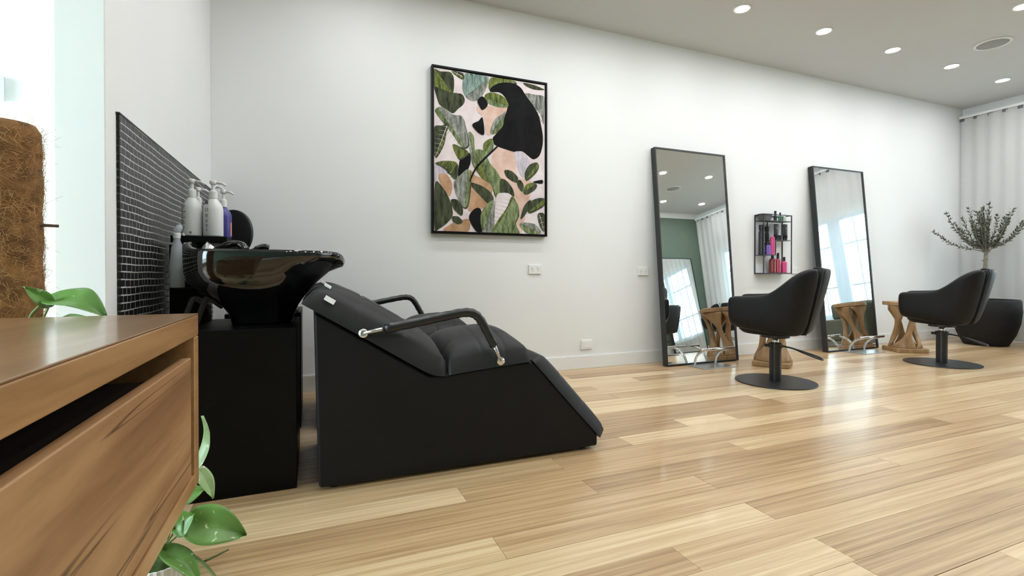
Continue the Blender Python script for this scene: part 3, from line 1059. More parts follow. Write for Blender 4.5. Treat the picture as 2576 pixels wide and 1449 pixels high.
# ------------------------------------------------------------------ power points
def outlet(x, z, w, h, n, label):
    t = tag(empty('power_outlet', (x, YB, z)), label, 'power outlet', 'white wall outlets')
    MB().box(-w / 2, w / 2, -0.014, -0.0005, -h / 2, h / 2).build('cover_plate', 'outlet_white', t, bevel=0.003)
    if n == 0:
        MB().box(-w / 2 + 0.02, w / 2 - 0.02, -0.0165, -0.014, -h / 2 + 0.014, h / 2 - 0.014).build('insert', 'outlet_white', t, bevel=0.001)
    for k in range(n):
        cx = (-0.5 + k) * w * 0.44 if n > 1 else 0
        for dx, a in ((-0.008, 0.5), (0.008, -0.5)):
            q = [(cx + dx + math.cos(a) * 0.0 + s * 0.0011, -0.0144, -0.002 + v) for s, v in ((-1, -0.005), (1, -0.005), (1, 0.005), (-1, 0.005))]
            MB().poly(q + [(p[0], -0.0138, p[2]) for p in q], [(0, 1, 2, 3), (4, 7, 6, 5), (0, 4, 5, 1), (1, 5, 6, 2), (2, 6, 7, 3), (3, 7, 4, 0)]).build('pin_slot', 'outlet_slot', t)
        MB().box(cx - 0.0011, cx + 0.0011, -0.0144, -0.0138, -0.019, -0.010).build('pin_slot', 'outlet_slot', t)
        MB().box(cx - 0.006, cx + 0.006, -0.018, -0.014, 0.013, 0.026).build('switch', 'outlet_white', t, bevel=0.001)


outlet(1.777, 0.888, 0.118, 0.078, 2, 'white double power point on the wall right below the framed print')
outlet(2.905, 0.874, 0.118, 0.078, 2, 'white double power point just left of the near mirror')
outlet(4.955, 0.890, 0.118, 0.078, 2, 'white double power point between the product shelf and the far mirror')
outlet(3.955, 0.882, 0.118, 0.078, 2, 'white double power point just right of the near mirror')
outlet(2.290, 0.212, 0.112, 0.082, 0, 'blank white wall plate low above the skirting board')
outlet(6.86, 0.175, 0.112, 0.075, 0, 'small blank wall plate low behind the far styling chair')
sw = tag(empty('wall_box', (-1.57, YF, 1.82)), 'pale box on the bright side-room wall at the left edge', 'wall box')
MB().box(-0.075, 0.075, -0.075, -0.0005, -0.065, 0.065).build('box_body', 'outlet_white', sw, bevel=0.006)
MB().box(-0.068, 0.068, -0.080, -0.075, -0.058, 0.058).build('box_lid', 'outlet_white', sw, bevel=0.003)


# ------------------------------------------------------------------ product shelf
SX0, SX1, SZ0, SZ1, SD = 4.340, 4.755, 0.848, 1.475, 0.12
sh = tag(empty('wall_shelf', (SX0, YB, SZ0)), 'black metal wall shelf of hair products between the two mirrors', 'shelf')
w_, h_ = SX1 - SX0, SZ1 - SZ0
b = 0.0085


def sbox(nm, x0, x1, y0, y1, z0, z1):
    MB().box(x0, x1, y0, y1, z0, z1).build(nm, 'black_metal', sh)


yb_, yf_ = -0.002, -SD
for x in (0, w_ - b):
    sbox('post', x, x + b, yf_, yf_ + b, 0, h_)
    sbox('post', x, x + b, yb_ - b, yb_, 0, h_)
for z in (0, h_ - b):
    for y in (yf_, yb_ - b):
        sbox('rail', b, w_ - b, y, y + b, z, z + b)
    for x in (0, w_ - b):
        sbox('rail', x, x + b, yf_ + b, yb_ - b, z, z + b)
zt, zm, zl, xm = 1.410 - SZ0, 1.208 - SZ0, 1.050 - SZ0, 0.178
sbox('shelf_board', b, w_ - b, yf_, yb_ - b, 0.0005 + b, b + 0.004)
sbox('shelf_board', b, w_ - b, yf_, yb_ - b, zt - 0.007, zt)
sbox('shelf_board', xm, w_ - b, yf_, yb_ - b, zm - 0.007, zm)
sbox('shelf_board', b, xm, yf_, yb_ - b, zl - 0.007, zl)
sbox('divider', xm - b, xm, yf_, yf_ + b, zl, zm + 0.0)
sbox('divider', xm - b, xm, yb_ - 2 * b, yb_ - b, zl, zt - 0.007)
ZB0 = SZ0 + b + 0.004


def product(name, x, y, z, prof, mats, label, group='hair products on the wall shelf', n=18, sx=1.0, sy=1.0):
    """prof: list of (part, material, [(r, z)...])"""
    t = tag(empty(name, (x, y, z)), label, 'bottle' if 'bottle' in name else name.split('_')[-1], group)
    for nm, mt, pr_ in prof:
        MB().lathe([(r, zz + 0.0004) for r, zz in pr_], n=n, sx=sx, sy=sy).build(nm, mt, t, smooth=False, bevel=0.0015)
    return t


def simple_bottle(r, h, cap_r, cap_h, mt, cap):
    return [('body', mt, [(r * 0.92, 0), (r, 0.004), (r, h * 0.86), (r * 0.75, h * 0.95), (cap_r * 0.95, h)]), ('cap', cap, [(cap_r, h), (cap_r, h + cap_h * 0.9), (cap_r * 0.85, h + cap_h)])]


ZT, ZM, ZL = 1.410, 1.208, 1.050
p = product('bottle', 4.385, 3.775, ZL, simple_bottle(0.031, 0.27, 0.029, 0.045, 'bottle_dark', 'black_plastic'), None, 'tall black bottle with pale lettering, leftmost on the wall shelf')
for k in range(7):   # pale printed marks up the front
    z = 0.03 + k * 0.032
    MB().poly([(-0.014 + 0.004 * (k % 2), -0.0313, z), (0.012, -0.0313, z + 0.006), (0.010 - 0.006 * (k % 3), -0.0313, z + 0.018), (-0.012, -0.0313, z + 0.012)], [(0, 1, 2, 3)]).build('print_mark', 'speaker_grille', p)
product('bottle', 4.442, 3.745, ZL, simple_bottle(0.0265, 0.105, 0.024, 0.030, 'bottle_purple', 'black_plastic'), None, 'short purple bottle with a black cap on the middle shelf')
p = product('bottle', 4.492, 3.800, ZL, simple_bottle(0.022, 0.255, 0.021, 0.05, 'bottle_dark', 'black_plastic'), None, 'slim plain black bottle behind the pink bottle on the shelf')
p = product('spray_can', 4.4975, 3.7385, ZL, [('body', 'bottle_pink', [(0.0, 0), (0.026, 0.002), (0.026, 0.150), (0.022, 0.160)]), ('cap', 'bottle_pink', [(0.0225, 0.160), (0.0225, 0.185), (0.018, 0.192)])], None, 'bright pink patterned can on the middle shelf')
for k in range(6):
    z = 0.014 + k * 0.024
    q = [(-0.02, z), (0.0, z + 0.012), (0.02, z + 0.002), (0.02, z + 0.010), (0.0, z + 0.020), (-0.02, z + 0.008)]
    MB().poly([(x * 0.8, -math.sqrt(0.0264 ** 2 - (x * 0.8) ** 2), zz) for x, zz in q], [(0, 1, 4, 5), (1, 2, 3, 4)]).build('print_mark', 'bottle_red', p)


def tube_product(x, y, z, h, label):
    t = tag(empty('product_tube', (x, y, z)), label, 'tube', 'hair products on the wall shelf')
    MB().lathe([(0.022, 0.0004), (0.022, 0.028)], n=18).build('cap', 'black_plastic', t, bevel=0.001)
    rg = []
    for f in (0, 0.3, 0.7, 0.95, 1.0):
        rx, ry = 0.024 + 0.012 * f, 0.021 * (1 - f) + 0.003
        rg.append([(rx * math.cos(2 * math.pi * i / 18), ry * math.sin(2 * math.pi * i / 18), 0.028 + (h - 0.028) * f) for i in range(18)])
    MB().loops(rg).build('body', 'bottle_dark', t, smooth=True)
    MB().lathe([(0.007, 0), (0.007, 0.001)], n=12).build('print_mark', 'bottle_white', t)
    o = t.children[-1]
    o.rotation_euler = (math.pi / 2, 0, 0)
    o.location = (0.004, -0.0085, h * 0.72)


tube_product(4.572, 3.755, ZM, 0.172, 'black standing tube above the pink can on the shelf')
tube_product(4.705, 3.755, ZM, 0.175, 'black standing tube at the right end of the shelf')
product('product_jar', 4.638, 3.765, ZM, [('body', 'bottle_dark', [(0.024, 0), (0.026, 0.003), (0.026, 0.032)]), ('lid', 'black_plastic', [(0.027, 0.033), (0.027, 0.052), (0.025, 0.054)])], None, 'small black jar between the two black tubes')
product('bottle', 4.532, 3.765, ZB0, simple_bottle(0.034, 0.155, 0.015, 0.030, 'bottle_red', 'black_plastic'), None, 'dark red bottle on the bottom shelf, leftmost there')
product('bottle', 4.602, 3.755, ZB0, simple_bottle(0.0285, 0.150, 0.013, 0.062, 'bottle_rose', 'black_plastic'), None, 'rose bottle with a tall black spray cap on the bottom shelf')
product('bottle', 4.650, 3.800, ZB0, simple_bottle(0.022, 0.150, 0.011, 0.045, 'bottle_rose', 'black_plastic'), None, 'slim rose bottle standing behind the others on the bottom shelf')
product('bottle', 4.680, 3.745, ZB0, simple_bottle(0.0285, 0.125, 0.013, 0.045, 'bottle_pink', 'black_plastic'), None, 'short pink bottle at the right of the bottom shelf')
product('dropper_bottle', 4.583, 3.775, ZT, simple_bottle(0.0155, 0.062, 0.012, 0.050, 'bottle_dark', 'black_plastic'), None, 'slim black dropper bottle on top of the shelf')
product('dropper_bottle', 4.655, 3.775, ZT, simple_bottle(0.0185, 0.062, 0.009, 0.036, 'bottle_green', 'black_plastic'), None, 'green glass dropper bottle on top of the shelf')
product('bottle', 4.722, 3.775, ZT, simple_bottle(0.0155, 0.058, 0.009, 0.028, 'bottle_clear', 'white_plastic'), None, 'small clear bottle with a white cap on top of the shelf')
bk = tag(empty('wire_basket', (4.43, 3.775, ZT)), 'grey basket at the left on top of the wall shelf', 'basket')
rg = []
for z, a, c in ((0.0005, 0.055, 0.036), (0.03, 0.064, 0.042), (0.062, 0.075, 0.048), (0.064, 0.075, 0.048), (0.064, 0.070, 0.044), (0.03, 0.060, 0.039), (0.004, 0.050, 0.032)):
    rg.append([(a * math.copysign(abs(math.cos(q)) ** 0.5, math.cos(q)), c * math.copysign(abs(math.sin(q)) ** 0.5, math.sin(q)), z) for q in [2 * math.pi * i / 32 for i in range(32)]])
MB().loops(rg).build('basket_body', 'mesh_grey', bk)
rg = [[(a * math.copysign(abs(math.cos(q)) ** 0.5, math.cos(q)), a * 0.64 * math.copysign(abs(math.sin(q)) ** 0.5, math.sin(q)), z) for q in [2 * math.pi * i / 32 for i in range(32)]] for a, z in ((0.0705, 0.0645), (0.078, 0.0645), (0.078, 0.071), (0.0705, 0.071))]
MB().loops(rg, False, closed=True).build('basket_rim', 'black_metal', bk)


# ------------------------------------------------------------------ wash lounges
def offset_path(pts, n):
    P_ = [Vector((p[0], 0, p[1])) for p in pts]
    cum = [0]
    for a, c in zip(P_[:-1], P_[1:]):
        cum.append(cum[-1] + (c - a).length)
    out = []
    for i in range(n + 1):
        s = cum[-1] * i / n
        k = max(j for j in range(len(P_) - 1) if cum[j] <= s + 1e-9)
        f = (s - cum[k]) / (cum[k + 1] - cum[k])
        out.append(P_[k].lerp(P_[k + 1], f))
    return out, cum[-1]


def cushion(path, thick, crown, y0, y1, grooves=(), ygrooves=(), nl=56, nw=40, pe=5.0, taper=None):
    pts = [(v.x, v.y) for v in catmull([(p[0], p[1], 0) for p in path], 8)]
    line, Ln = offset_path(pts, nl)
    mb = MB()
    top, bot = [], []
    for i, p in enumerate(line):
        t = (line[min(i + 1, nl)] - line[max(i - 1, 0)]).normalized()
        nrm = Vector((-t.z, 0, t.x))
        if nrm.z < 0:
            nrm = -nrm
        f = i / nl
        ef = max(0.0, 1 - abs(2 * f - 1) ** (pe * 2.2)) ** 0.45
        th = thick if taper is None else thick * (taper[0] + (taper[1] - taper[0]) * f)
        rt, rb = [], []
        for j in range(nw + 1):
            g = j / nw
            eg = max(0.0, 1 - abs(2 * g - 1) ** (pe * 2.6)) ** 0.45
            c = crown * (1 - abs(2 * g - 1) ** 2.2) * (1 - abs(2 * f - 1) ** 4)
            off = (th + c) * min(ef, eg)
            for gs in grooves:
                off -= 0.007 * math.exp(-((f - gs) * Ln / 0.006) ** 2) * min(ef, eg)
            for gy in ygrooves:
                off -= 0.006 * math.exp(-((g - gy) * (y1 - y0) / 0.006) ** 2) * min(ef, eg)
            y = y0 + (y1 - y0) * g
            q = p + nrm * max(off, 0.0)
            rt.append((q.x, y, q.z))
            rb.append((p.x, y, p.z))
        top.append(rt)
        bot.append(rb)
    n1 = nw + 1
    mb.poly([q for r in top for q in r], [(i * n1 + j, (i + 1) * n1 + j, (i + 1) * n1 + j + 1, i * n1 + j + 1) for i in range(nl) for j in range(nw)])
    mb.poly([q for r in bot for q in r], [(i * n1 + j, i * n1 + j + 1, (i + 1) * n1 + j + 1, (i + 1) * n1 + j) for i in range(nl) for j in range(nw)])
    return mb


def arm(t, y, inward):
    A = [(0.271, 0.629), (0.40, 0.650), (0.52, 0.672), (0.60, 0.684), (0.645, 0.678), (0.675, 0.650), (0.710, 0.590), (0.739, 0.535)]
    pad = catmull([(x, y, z) for x, z in A], 6)
    a = MB().tube(pad, [0.0155 + 0.0025 * math.sin(i * 1.7) * 0.3 for i in range(len(pad))], 12, flat=1.25).build('armrest', 'black_plastic', t, smooth=True)
    for (x0, z0), (x1, z1) in (((0.188, 0.614), (0.275, 0.630)), ((0.773, 0.463), (0.737, 0.540))):
        yy = y + inward * 0.012
        MB().tube([(x0, yy, z0), (x1, y, z1)], 0.0085, 10).build('arm_bracket', 'brushed_steel', a, smooth=True)
        MB().lathe([(0.018, -0.008), (0.018, 0.004), (0.012, 0.008)], n=18).build('pivot_bolt', 'chrome', a)
        o = a.children[-1]
        o.rotation_euler = (math.pi / 2 * inward, 0, 0)
        o.location = (x0, yy, z0)


def lounge(y0, label, arm_side):
    t = tag(empty('wash_lounge', (0, y0, 0)), label, 'lounge chair', 'black hair-wash lounges')
    wd = 0.60
    prof = [(0.006, 0.700), (0.022, 0.014), (1.284, 0.014), (1.284, 0.070), (0.945, 0.446), (0.80, 0.444), (0.53, 0.418), (0.455, 0.416)]
    MB().loops([[(x, yy, z) for x, z in prof] for yy in (0.004, wd - 0.004)]).build('base_body', 'black_leather', t, bevel=0.012)
    for fx in (0.08, 1.22):
        for fy in (0.06, wd - 0.06):
            MB().lathe([(0.025, 0.0004), (0.025, 0.016)], c=(fx, fy), n=14).build('foot', 'black_plastic', t)
    bc = cushion([(-0.038, 0.735), (0.20, 0.588), (0.40, 0.462), (0.47, 0.424), (0.530, 0.412)], 0.098, 0.050, -0.004, wd + 0.004, grooves=(0.30, 0.62), ygrooves=(0.25, 0.75), taper=(0.95, 1.05)).build('back_cushion', 'black_cushion', t, smooth=True)
    cushion([(0.540, 0.417), (0.70, 0.432), (0.926, 0.449)], 0.082, 0.075, -0.004, wd + 0.004, grooves=(0.42, 0.70), ygrooves=(0.22, 0.78)).build('seat_cushion', 'black_cushion', t, smooth=True)
    cushion([(0.934, 0.452), (1.02, 0.358), (1.15, 0.212), (1.300, 0.050)], 0.062, 0.026, -0.004, wd + 0.004, grooves=(0.33, 0.66), ygrooves=(0.22, 0.78)).build('leg_cushion', 'black_cushion', t, smooth=True)
    # two white care tags near the head end
    T1 = Vector((0.845, 0, -0.535))
    N1 = Vector((0.535, 0, 0.845))
    for (s, yy, ln, wdt, off) in ((0.058, -0.006, 0.042, 0.019, 0.056), (0.034, 0.050, 0.026, 0.024, 0.112)):
        p0 = Vector((-0.038, yy, 0.735)) + T1 * s + N1 * off
        up_ = Vector((0, 0.004, 0)) + N1 * wdt if yy < 0 else Vector((0, wdt, 0.002))
        q = [p0, p0 + T1 * ln, p0 + T1 * ln + up_, p0 + up_]
        MB().poly([tuple(v) for v in q] + [tuple(v + (Vector((0, 0.006, 0)) if yy < 0 else -N1 * 0.010)) for v in q], [(0, 1, 2, 3), (4, 7, 6, 5), (0, 4, 5, 1), (1, 5, 6, 2), (2, 6, 7, 3), (3, 7, 4, 0)]).build('care_tag', 'tag_white', t)
    if arm_side < 0:
        arm(t, -0.022, -1 if False else 1)
    else:
        arm(t, wd + 0.022, -1)
    return t


lounge(2.034, 'black padded hair-wash lounge nearest the camera, beside the basin', -1)
lounge(2.86, 'second black hair-wash lounge behind the first, by the wall', 1)


# ------------------------------------------------------------------ basins on black pedestals
def pedestal(y0, label):
    t = tag(empty('basin_pedestal', (-0.28, y0, 0)), label, 'pedestal', 'black basin pedestals')
    MB().box(-0.145, 0.222, 0, 0.012, 0.0005, 0.637).build('front_panel', 'black_laminate', t, bevel=0.002)
    MB().box(0.205, 0.222, 0.0125, 0.54, 0.0005, 0.637).build('side_panel', 'black_laminate', t, bevel=0.002)
    MB().box(-0.145, -0.128, 0.0125, 0.54, 0.0005, 0.637).build('side_panel', 'black_laminate', t, bevel=0.002)
    MB().box(-0.127, 0.204, 0.0125, 0.54, 0.615, 0.637).build('top_panel', 'black_laminate', t)
    MB().box(-0.127, 0.204, 0.525, 0.54, 0.0005, 0.6145).build('back_panel', 'black_laminate', t)


def basin(yc, label, z0=0.637):
    t = tag(empty('wash_basin', (-0.18, yc, z0 + 0.0005)), label, 'basin', 'black hair-wash basins')
    n = 72
    OUT = [(0.637, -0.315, -0.085, 0.118), (0.650, -0.318, -0.080, 0.122), (0.680, -0.325, -0.070, 0.132), (0.715, -0.350, -0.055, 0.152), (0.750, -0.395, -0.032, 0.182), (0.785, -0.445, -0.005, 0.212),
           (0.820, -0.470, 0.028, 0.232), (0.860, -0.478, 0.072, 0.245), (0.895, -0.480, 0.112, 0.252), (0.915, -0.480, 0.132, 0.255), (0.935, -0.480, 0.140, 0.256), (0.945, -0.476, 0.137, 0.252)]
    INN = [(0.946, -0.455, 0.112, 0.232), (0.935, -0.445, 0.100, 0.224), (0.90, -0.435, 0.07, 0.214), (0.84, -0.41, 0.0, 0.19), (0.79, -0.36, -0.08, 0.14), (0.77, -0.30, -0.14, 0.08)]
    rg = []
    for z, x0, x1, hw in OUT + INN:
        cx, a = (x0 + x1) / 2, (x1 - x0) / 2
        r = []
        for i in range(n):
            th = 2 * math.pi * i / n
            c, s = math.cos(th), math.sin(th)
            p = 0.62 if z > 0.80 else 0.8
            x = a * math.copysign(abs(c) ** p, c)
            y = hw * math.copysign(abs(s) ** p, s)
            y *= 1 - 0.34 * max(0, (x / a)) ** 2.2 * smooth01((z - 0.72) / 0.2)
            zz = z
            up = smooth01((z - 0.86) / 0.07)
            zz -= 0.040 * up * smooth01((x / a - 0.62) / 0.3) * math.exp(-(y / 0.085) ** 2)     # neck dip
            zz += 0.034 * up * smooth01((-x / a - 0.72) / 0.25) * smooth01(1.25 - abs(y) / 0.17)  # raised back
            r.append((cx + x + 0.18, y, zz - 0.637 + 0.0))
        rg.append(r)
    MB().loops(rg).build('bowl', 'black_gloss', t, smooth=True)
    MB().lathe([(0.022, 0.9 - 0.637 - 0.127), (0.024, 0.9 - 0.637 - 0.122)], c=(-0.04, 0), n=20).build('drain', 'chrome', t)
    MB().tube(catmull([(-0.245, -0.02, 0.30), (-0.18, -0.05, 0.318), (-0.13, -0.07, 0.335), (-0.095, -0.08, 0.333), (-0.075, -0.085, 0.310)], 5), [0.012] * 8 + [0.015] * 8 + [0.017] * 5, 12).build('hand_shower', 'black_gloss', t, smooth=True)
    MB().tube([(-0.235, -0.045, 0.285), (-0.200, -0.050, 0.330)], 0.024, 18).build('mixer_body', 'chrome', t, smooth=True)
    MB().tube(catmull([(-0.10, 0.06, 0.295), (-0.055, 0.05, 0.318), (-0.020, 0.045, 0.333), (0.000, 0.042, 0.326)], 5), [0.010] * 6 + [0.014] * 6 + [0.015] * 4, 12).build('mixer_lever', 'black_gloss', t, smooth=True)
    return t


pedestal(2.113, 'black box pedestal under the near wash basin')
pedestal(2.935, 'black box pedestal behind the near one, by the wall')
basin(2.385, 'glossy black ceramic wash basin nearest the camera')
basin(3.205, 'second glossy black wash basin mostly hidden behind the first')

# service tower with the bottle shelf
tw = tag(empty('service_tower', (-0.50, 2.62, 0)), 'black service column with a small bottle shelf behind the near basin', 'column')
MB().box(-0.105, 0.050, 0.045, 0.120, 0.0005, 0.985).build('column_body', 'black_laminate', tw, bevel=0.003)
MB().box(-0.062, 0.150, -0.125, 0.120, 0.9855, 1.016).build('bottle_shelf', 'black_laminate', tw, bevel=0.003)
MB().box(-0.062, -0.014, -0.145, 0.0445, 0.783, 0.790).build('spray_ledge', 'black_laminate', tw)
for x in (-0.03, 0.02):
    pts = catmull([(x, -0.075, 0.62), (x + 0.03, -0.10, 0.70), (x + 0.05, -0.09, 0.74), (x + 0.10, -0.05, 0.70)], 6)
    MB().tube(pts, 0.012, 10).build('hose', 'mesh_grey', tw, smooth=True)

dk = tag(empty('round_disc', (-0.368, 2.835, 1.055)), 'black round disc standing behind the pump bottles', 'disc')
rgd = [(0.112, -0.006), (0.120, -0.004), (0.120, 0.010), (0.110, 0.014)]
dd = MB().lathe(rgd, n=56).build('disc_face', 'black_metal', dk, smooth=False, bevel=0.002)
dd.rotation_euler = (math.pi / 2, 0, math.radians(-38))
MB().tube([(0.0, 0.0, -0.10), (0.0, 0.0, -0.30), (0.0, 0.0, -1.0545)], 0.012, 10).build('disc_stem', 'black_metal', dk, smooth=True)
MB().lathe([(0.055, -1.0545), (0.055, -1.045), (0.02, -1.04)], n=24).build('disc_foot', 'black_metal', dk)


def pump_bottle(x, y, z, r, h, mt, rz, label, marks=None, band=False):
    t = tag(empty('pump_bottle', (x, y, z), math.radians(rz)), label, 'bottle', 'pump bottles behind the basin')
    MB().lathe([(r * 0.95, 0.0006), (r, 0.006), (r, h * 0.70), (r * 0.97, h * 0.76), (r * 0.82, h * 0.86), (r * 0.52, h * 0.955), (r * 0.42, h)], n=32).build('body', mt, t, smooth=True)
    p = MB().lathe([(r * 0.44, h + 0.0005), (r * 0.44, h + 0.030), (r * 0.40, h + 0.034), (r * 0.20, h + 0.040), (r * 0.17, h + 0.062), (r * 0.36, h + 0.068), (r * 0.38, h + 0.078), (r * 0.30, h + 0.083)], n=24).build('pump', 'bottle_white', t, bevel=0.001)
    MB().tube([(r * 0.2, 0, h + 0.074), (r * 0.9, 0, h + 0.072), (r * 1.30, 0, h + 0.062)], [0.0065, 0.0055, 0.0045], 10).build('nozzle', 'bottle_white', p, smooth=True)
    if marks == 'icons':
        a0 = math.radians(-122 - rz)
        for k, (zz, s) in enumerate(((0.150, 0.008), (0.118, 0.007), (0.090, 0.007), (0.066, 0.006), (0.046, 0.006), (0.026, 0.005))):
            def P_(da, dz):
                aa = a0 + da / r
                return (math.cos(aa) * (r + 0.0004), math.sin(aa) * (r + 0.0004), zz + dz)
            if k == 0:
                q = [[(-s, -s), (s, -s), (s, s), (-s, s)]]
            elif k == 1:
                q = [[(-s, -s), (-s * 0.6, -s), (-s * 0.6, s), (-s, s)], [(s * 0.6, -s), (s, -s), (s, s), (s * 0.6, s)], [(-s, -s), (s, -s), (s, -s * 0.7), (-s, -s * 0.7)]]
            elif k in (2, 3):
                q = [[(-s, s), (-s * 0.5, s), (0, -s), (-s * 0.3, -s)], [(s * 0.5, s), (s, s), (s * 0.3, -s), (0, -s)], [(-s * 0.8, s * 0.6), (s * 0.8, s * 0.6), (s * 0.6, s), (-s * 0.6, s)]]
            else:
                q = [[(-s, s * 0.5), (s, s * 0.5), (s, s), (-s, s)], [(-s * 0.3, -s), (s * 0.3, -s), (s * 0.3, s * 0.5), (-s * 0.3, s * 0.5)]]
            mb = MB()
            for f in q:
                mb.poly([P_(*v) for v in f], [(0, 1, 2, 3)])
            mb.build('printed_mark', 'print_grey', t)
    if marks == 'lines':
        for k in range(16):
            zz = 0.028 + k * 0.0085
            mb = MB()
            a0 = math.radians(-158 - rz)
            wdt = 0.5 + 0.25 * math.sin(k * 2.3)
            pts = [a0 + wdt * i / 4 for i in range(5)]
            v = [(math.cos(a) * (r + 0.0004), math.sin(a) * (r + 0.0004), zz + d) for a in pts for d in (0, 0.003)]
            mb.poly(v, [(2 * i, 2 * i + 2, 2 * i + 3, 2 * i + 1) for i in range(4)])
            mb.build('printed_mark', 'print_grey', t)
        mb = MB()
        a0 = math.radians(-95 - rz)
        mb.poly([(math.cos(a0 + da) * (r + 0.0004), math.sin(a0 + da) * (r + 0.0004), 0.010 + dz) for da, dz in ((0, 0), (0.22, 0), (0.22, 0.010), (0, 0.010))], [(0, 1, 2, 3)])
        mb.build('printed_mark', 'print_grey', t)
    if band:
        mb = MB()
        pts = [math.radians(-25 - rz) + 0.35 * i / 6 for i in range(7)]
        v = [(math.cos(a) * (r + 0.0004), math.sin(a) * (r + 0.0004), zz) for a in pts for zz in (0.012, h * 0.52)]
        mb.poly(v, [(2 * i, 2 * i + 2, 2 * i + 3, 2 * i + 1) for i in range(6)])
        mb.build('printed_label', 'label_orange', t)


ZS = 1.0165
pump_bottle(-0.4935, 2.555, ZS, 0.0395, 0.172, 'bottle_white', -12, 'white pump bottle nearest the tiled wall, small print on its side', 'lines')
pump_bottle(-0.4105, 2.548, ZS, 0.0395, 0.170, 'bottle_white', -5, 'white pump bottle with a column of dark symbols, in front', 'icons')
pump_bottle(-0.486, 2.642, ZS, 0.034, 0.150, 'bottle_dark', 5, 'dark pump bottle between and behind the two white ones')
pump_bottle(-0.432, 2.706, ZS, 0.030, 0.176, 'bottle_white', -8, 'white pump bottle almost hidden behind the front white one')
pump_bottle(-0.3850, 2.645, ZS, 0.034, 0.146, 'bottle_violet', -14, 'violet pump bottle with an orange label strip, rightmost', None, True)

sp = tag(empty('spray_bottle', (-0.5385, 2.500, 0.7905)), 'clear plastic spray bottle hanging beside the black mosaic wall', 'spray bottle')
MB().lathe([(0.026, 0.0005), (0.028, 0.005), (0.0275, 0.10), (0.022, 0.17), (0.014, 0.205), (0.014, 0.212)], n=24).build('body', 'spray_plastic', sp, smooth=True)
MB().lathe([(0.0155, 0.2125), (0.0155, 0.232), (0.012, 0.236)], n=18).build('collar', 'white_plastic', sp)
hd = MB().loops([[(x0 + 0.011 * math.cos(q) * k, 0.011 * math.sin(q) * k, z) for q in [2 * math.pi * i / 16 for i in range(16)]] for x0, k, z in ((0.0, 1.05, 0.2365), (0.001, 1.35, 0.246), (0.005, 1.45, 0.256), (0.008, 1.1, 0.267), (0.009, 0.5, 0.272))]).build('spray_head', 'spray_plastic', sp, smooth=True)
MB().poly([(0.018, -0.004, 0.2365), (0.026, -0.004, 0.2365), (0.038, -0.004, 0.200), (0.033, -0.004, 0.199), (0.018, 0.004, 0.2365), (0.026, 0.004, 0.2365), (0.038, 0.004, 0.200), (0.033, 0.004, 0.199)],
          [(0, 1, 2, 3), (4, 7, 6, 5), (0, 4, 5, 1), (1, 5, 6, 2), (2, 6, 7, 3), (3, 7, 4, 0)]).build('trigger', 'white_plastic', hd)

# ------------------------------------------------------------------ teak cabinet in the foreground
CX, CY1, CY0, CXB = -0.268, 1.452, -0.36, -0.80
ct, cb = 0.7500, 0.321
cab = tag(empty('teak_cabinet', ((CX + CXB) / 2, (CY0 + CY1) / 2, 0)), 'warm teak drawer cabinet close in the left foreground', 'cabinet')
ox, oy = (CX + CXB) / 2, (CY0 + CY1) / 2


def cbox(nm, mt, x0, x1, y0, y1, z0, z1, bev=0.0025, parent=None):
    return MB().box(x0 - ox, x1 - ox, y0 - oy, y1 - oy, z0, z1).build(nm, mt, parent or cab, bevel=bev)


cbox('top', 'teak_frame', CXB, CX, CY0, CY1, 0.6945, ct - 0.0035, 0.003)
cbox('top_veneer', 'teak_top', CXB, CX, CY0, CY1, ct - 0.0034, ct, 0.0015)
cbox('end_panel', 'teak_frame', CXB, CX, CY1 - 0.044, CY1, cb, 0.694)
cbox('end_panel', 'teak_frame', CXB, CX, CY0, CY0 + 0.044, cb, 0.694)
cbox('bottom', 'teak_frame', CXB, CX, CY0 + 0.0445, CY1 - 0.0445, cb, cb + 0.034)
cbox('back_panel', 'cabinet_inside', CXB, CXB + 0.012, CY0 + 0.0445, CY1 - 0.0445, cb + 0.0345, 0.694, 0)
for (a, c) in ((0.53, CY1 - 0.0445 - 0.028), (CY0 + 0.0445 + 0.02, 0.51)):
    d = cbox('drawer', 'teak_panel', CX - 0.024, CX - 0.002, a, c, cb + 0.042, 0.648, 0.003)
    d.data.name = 'drawer_front'
    cbox('drawer_box', 'cabinet_inside', CXB + 0.05, CX - 0.0245, a + 0.01, c - 0.01, cb + 0.05, 0.600, 0, d)
for (lx, ly) in ((CX - 0.17, CY1 - 0.24), (CXB + 0.06, CY1 - 0.24), (CX - 0.17, CY0 + 0.24), (CXB + 0.06, CY0 + 0.24)):
    cbox('leg', 'teak_frame', lx - 0.03, lx + 0.03, ly - 0.03, ly + 0.03, 0.0005, cb - 0.0003)


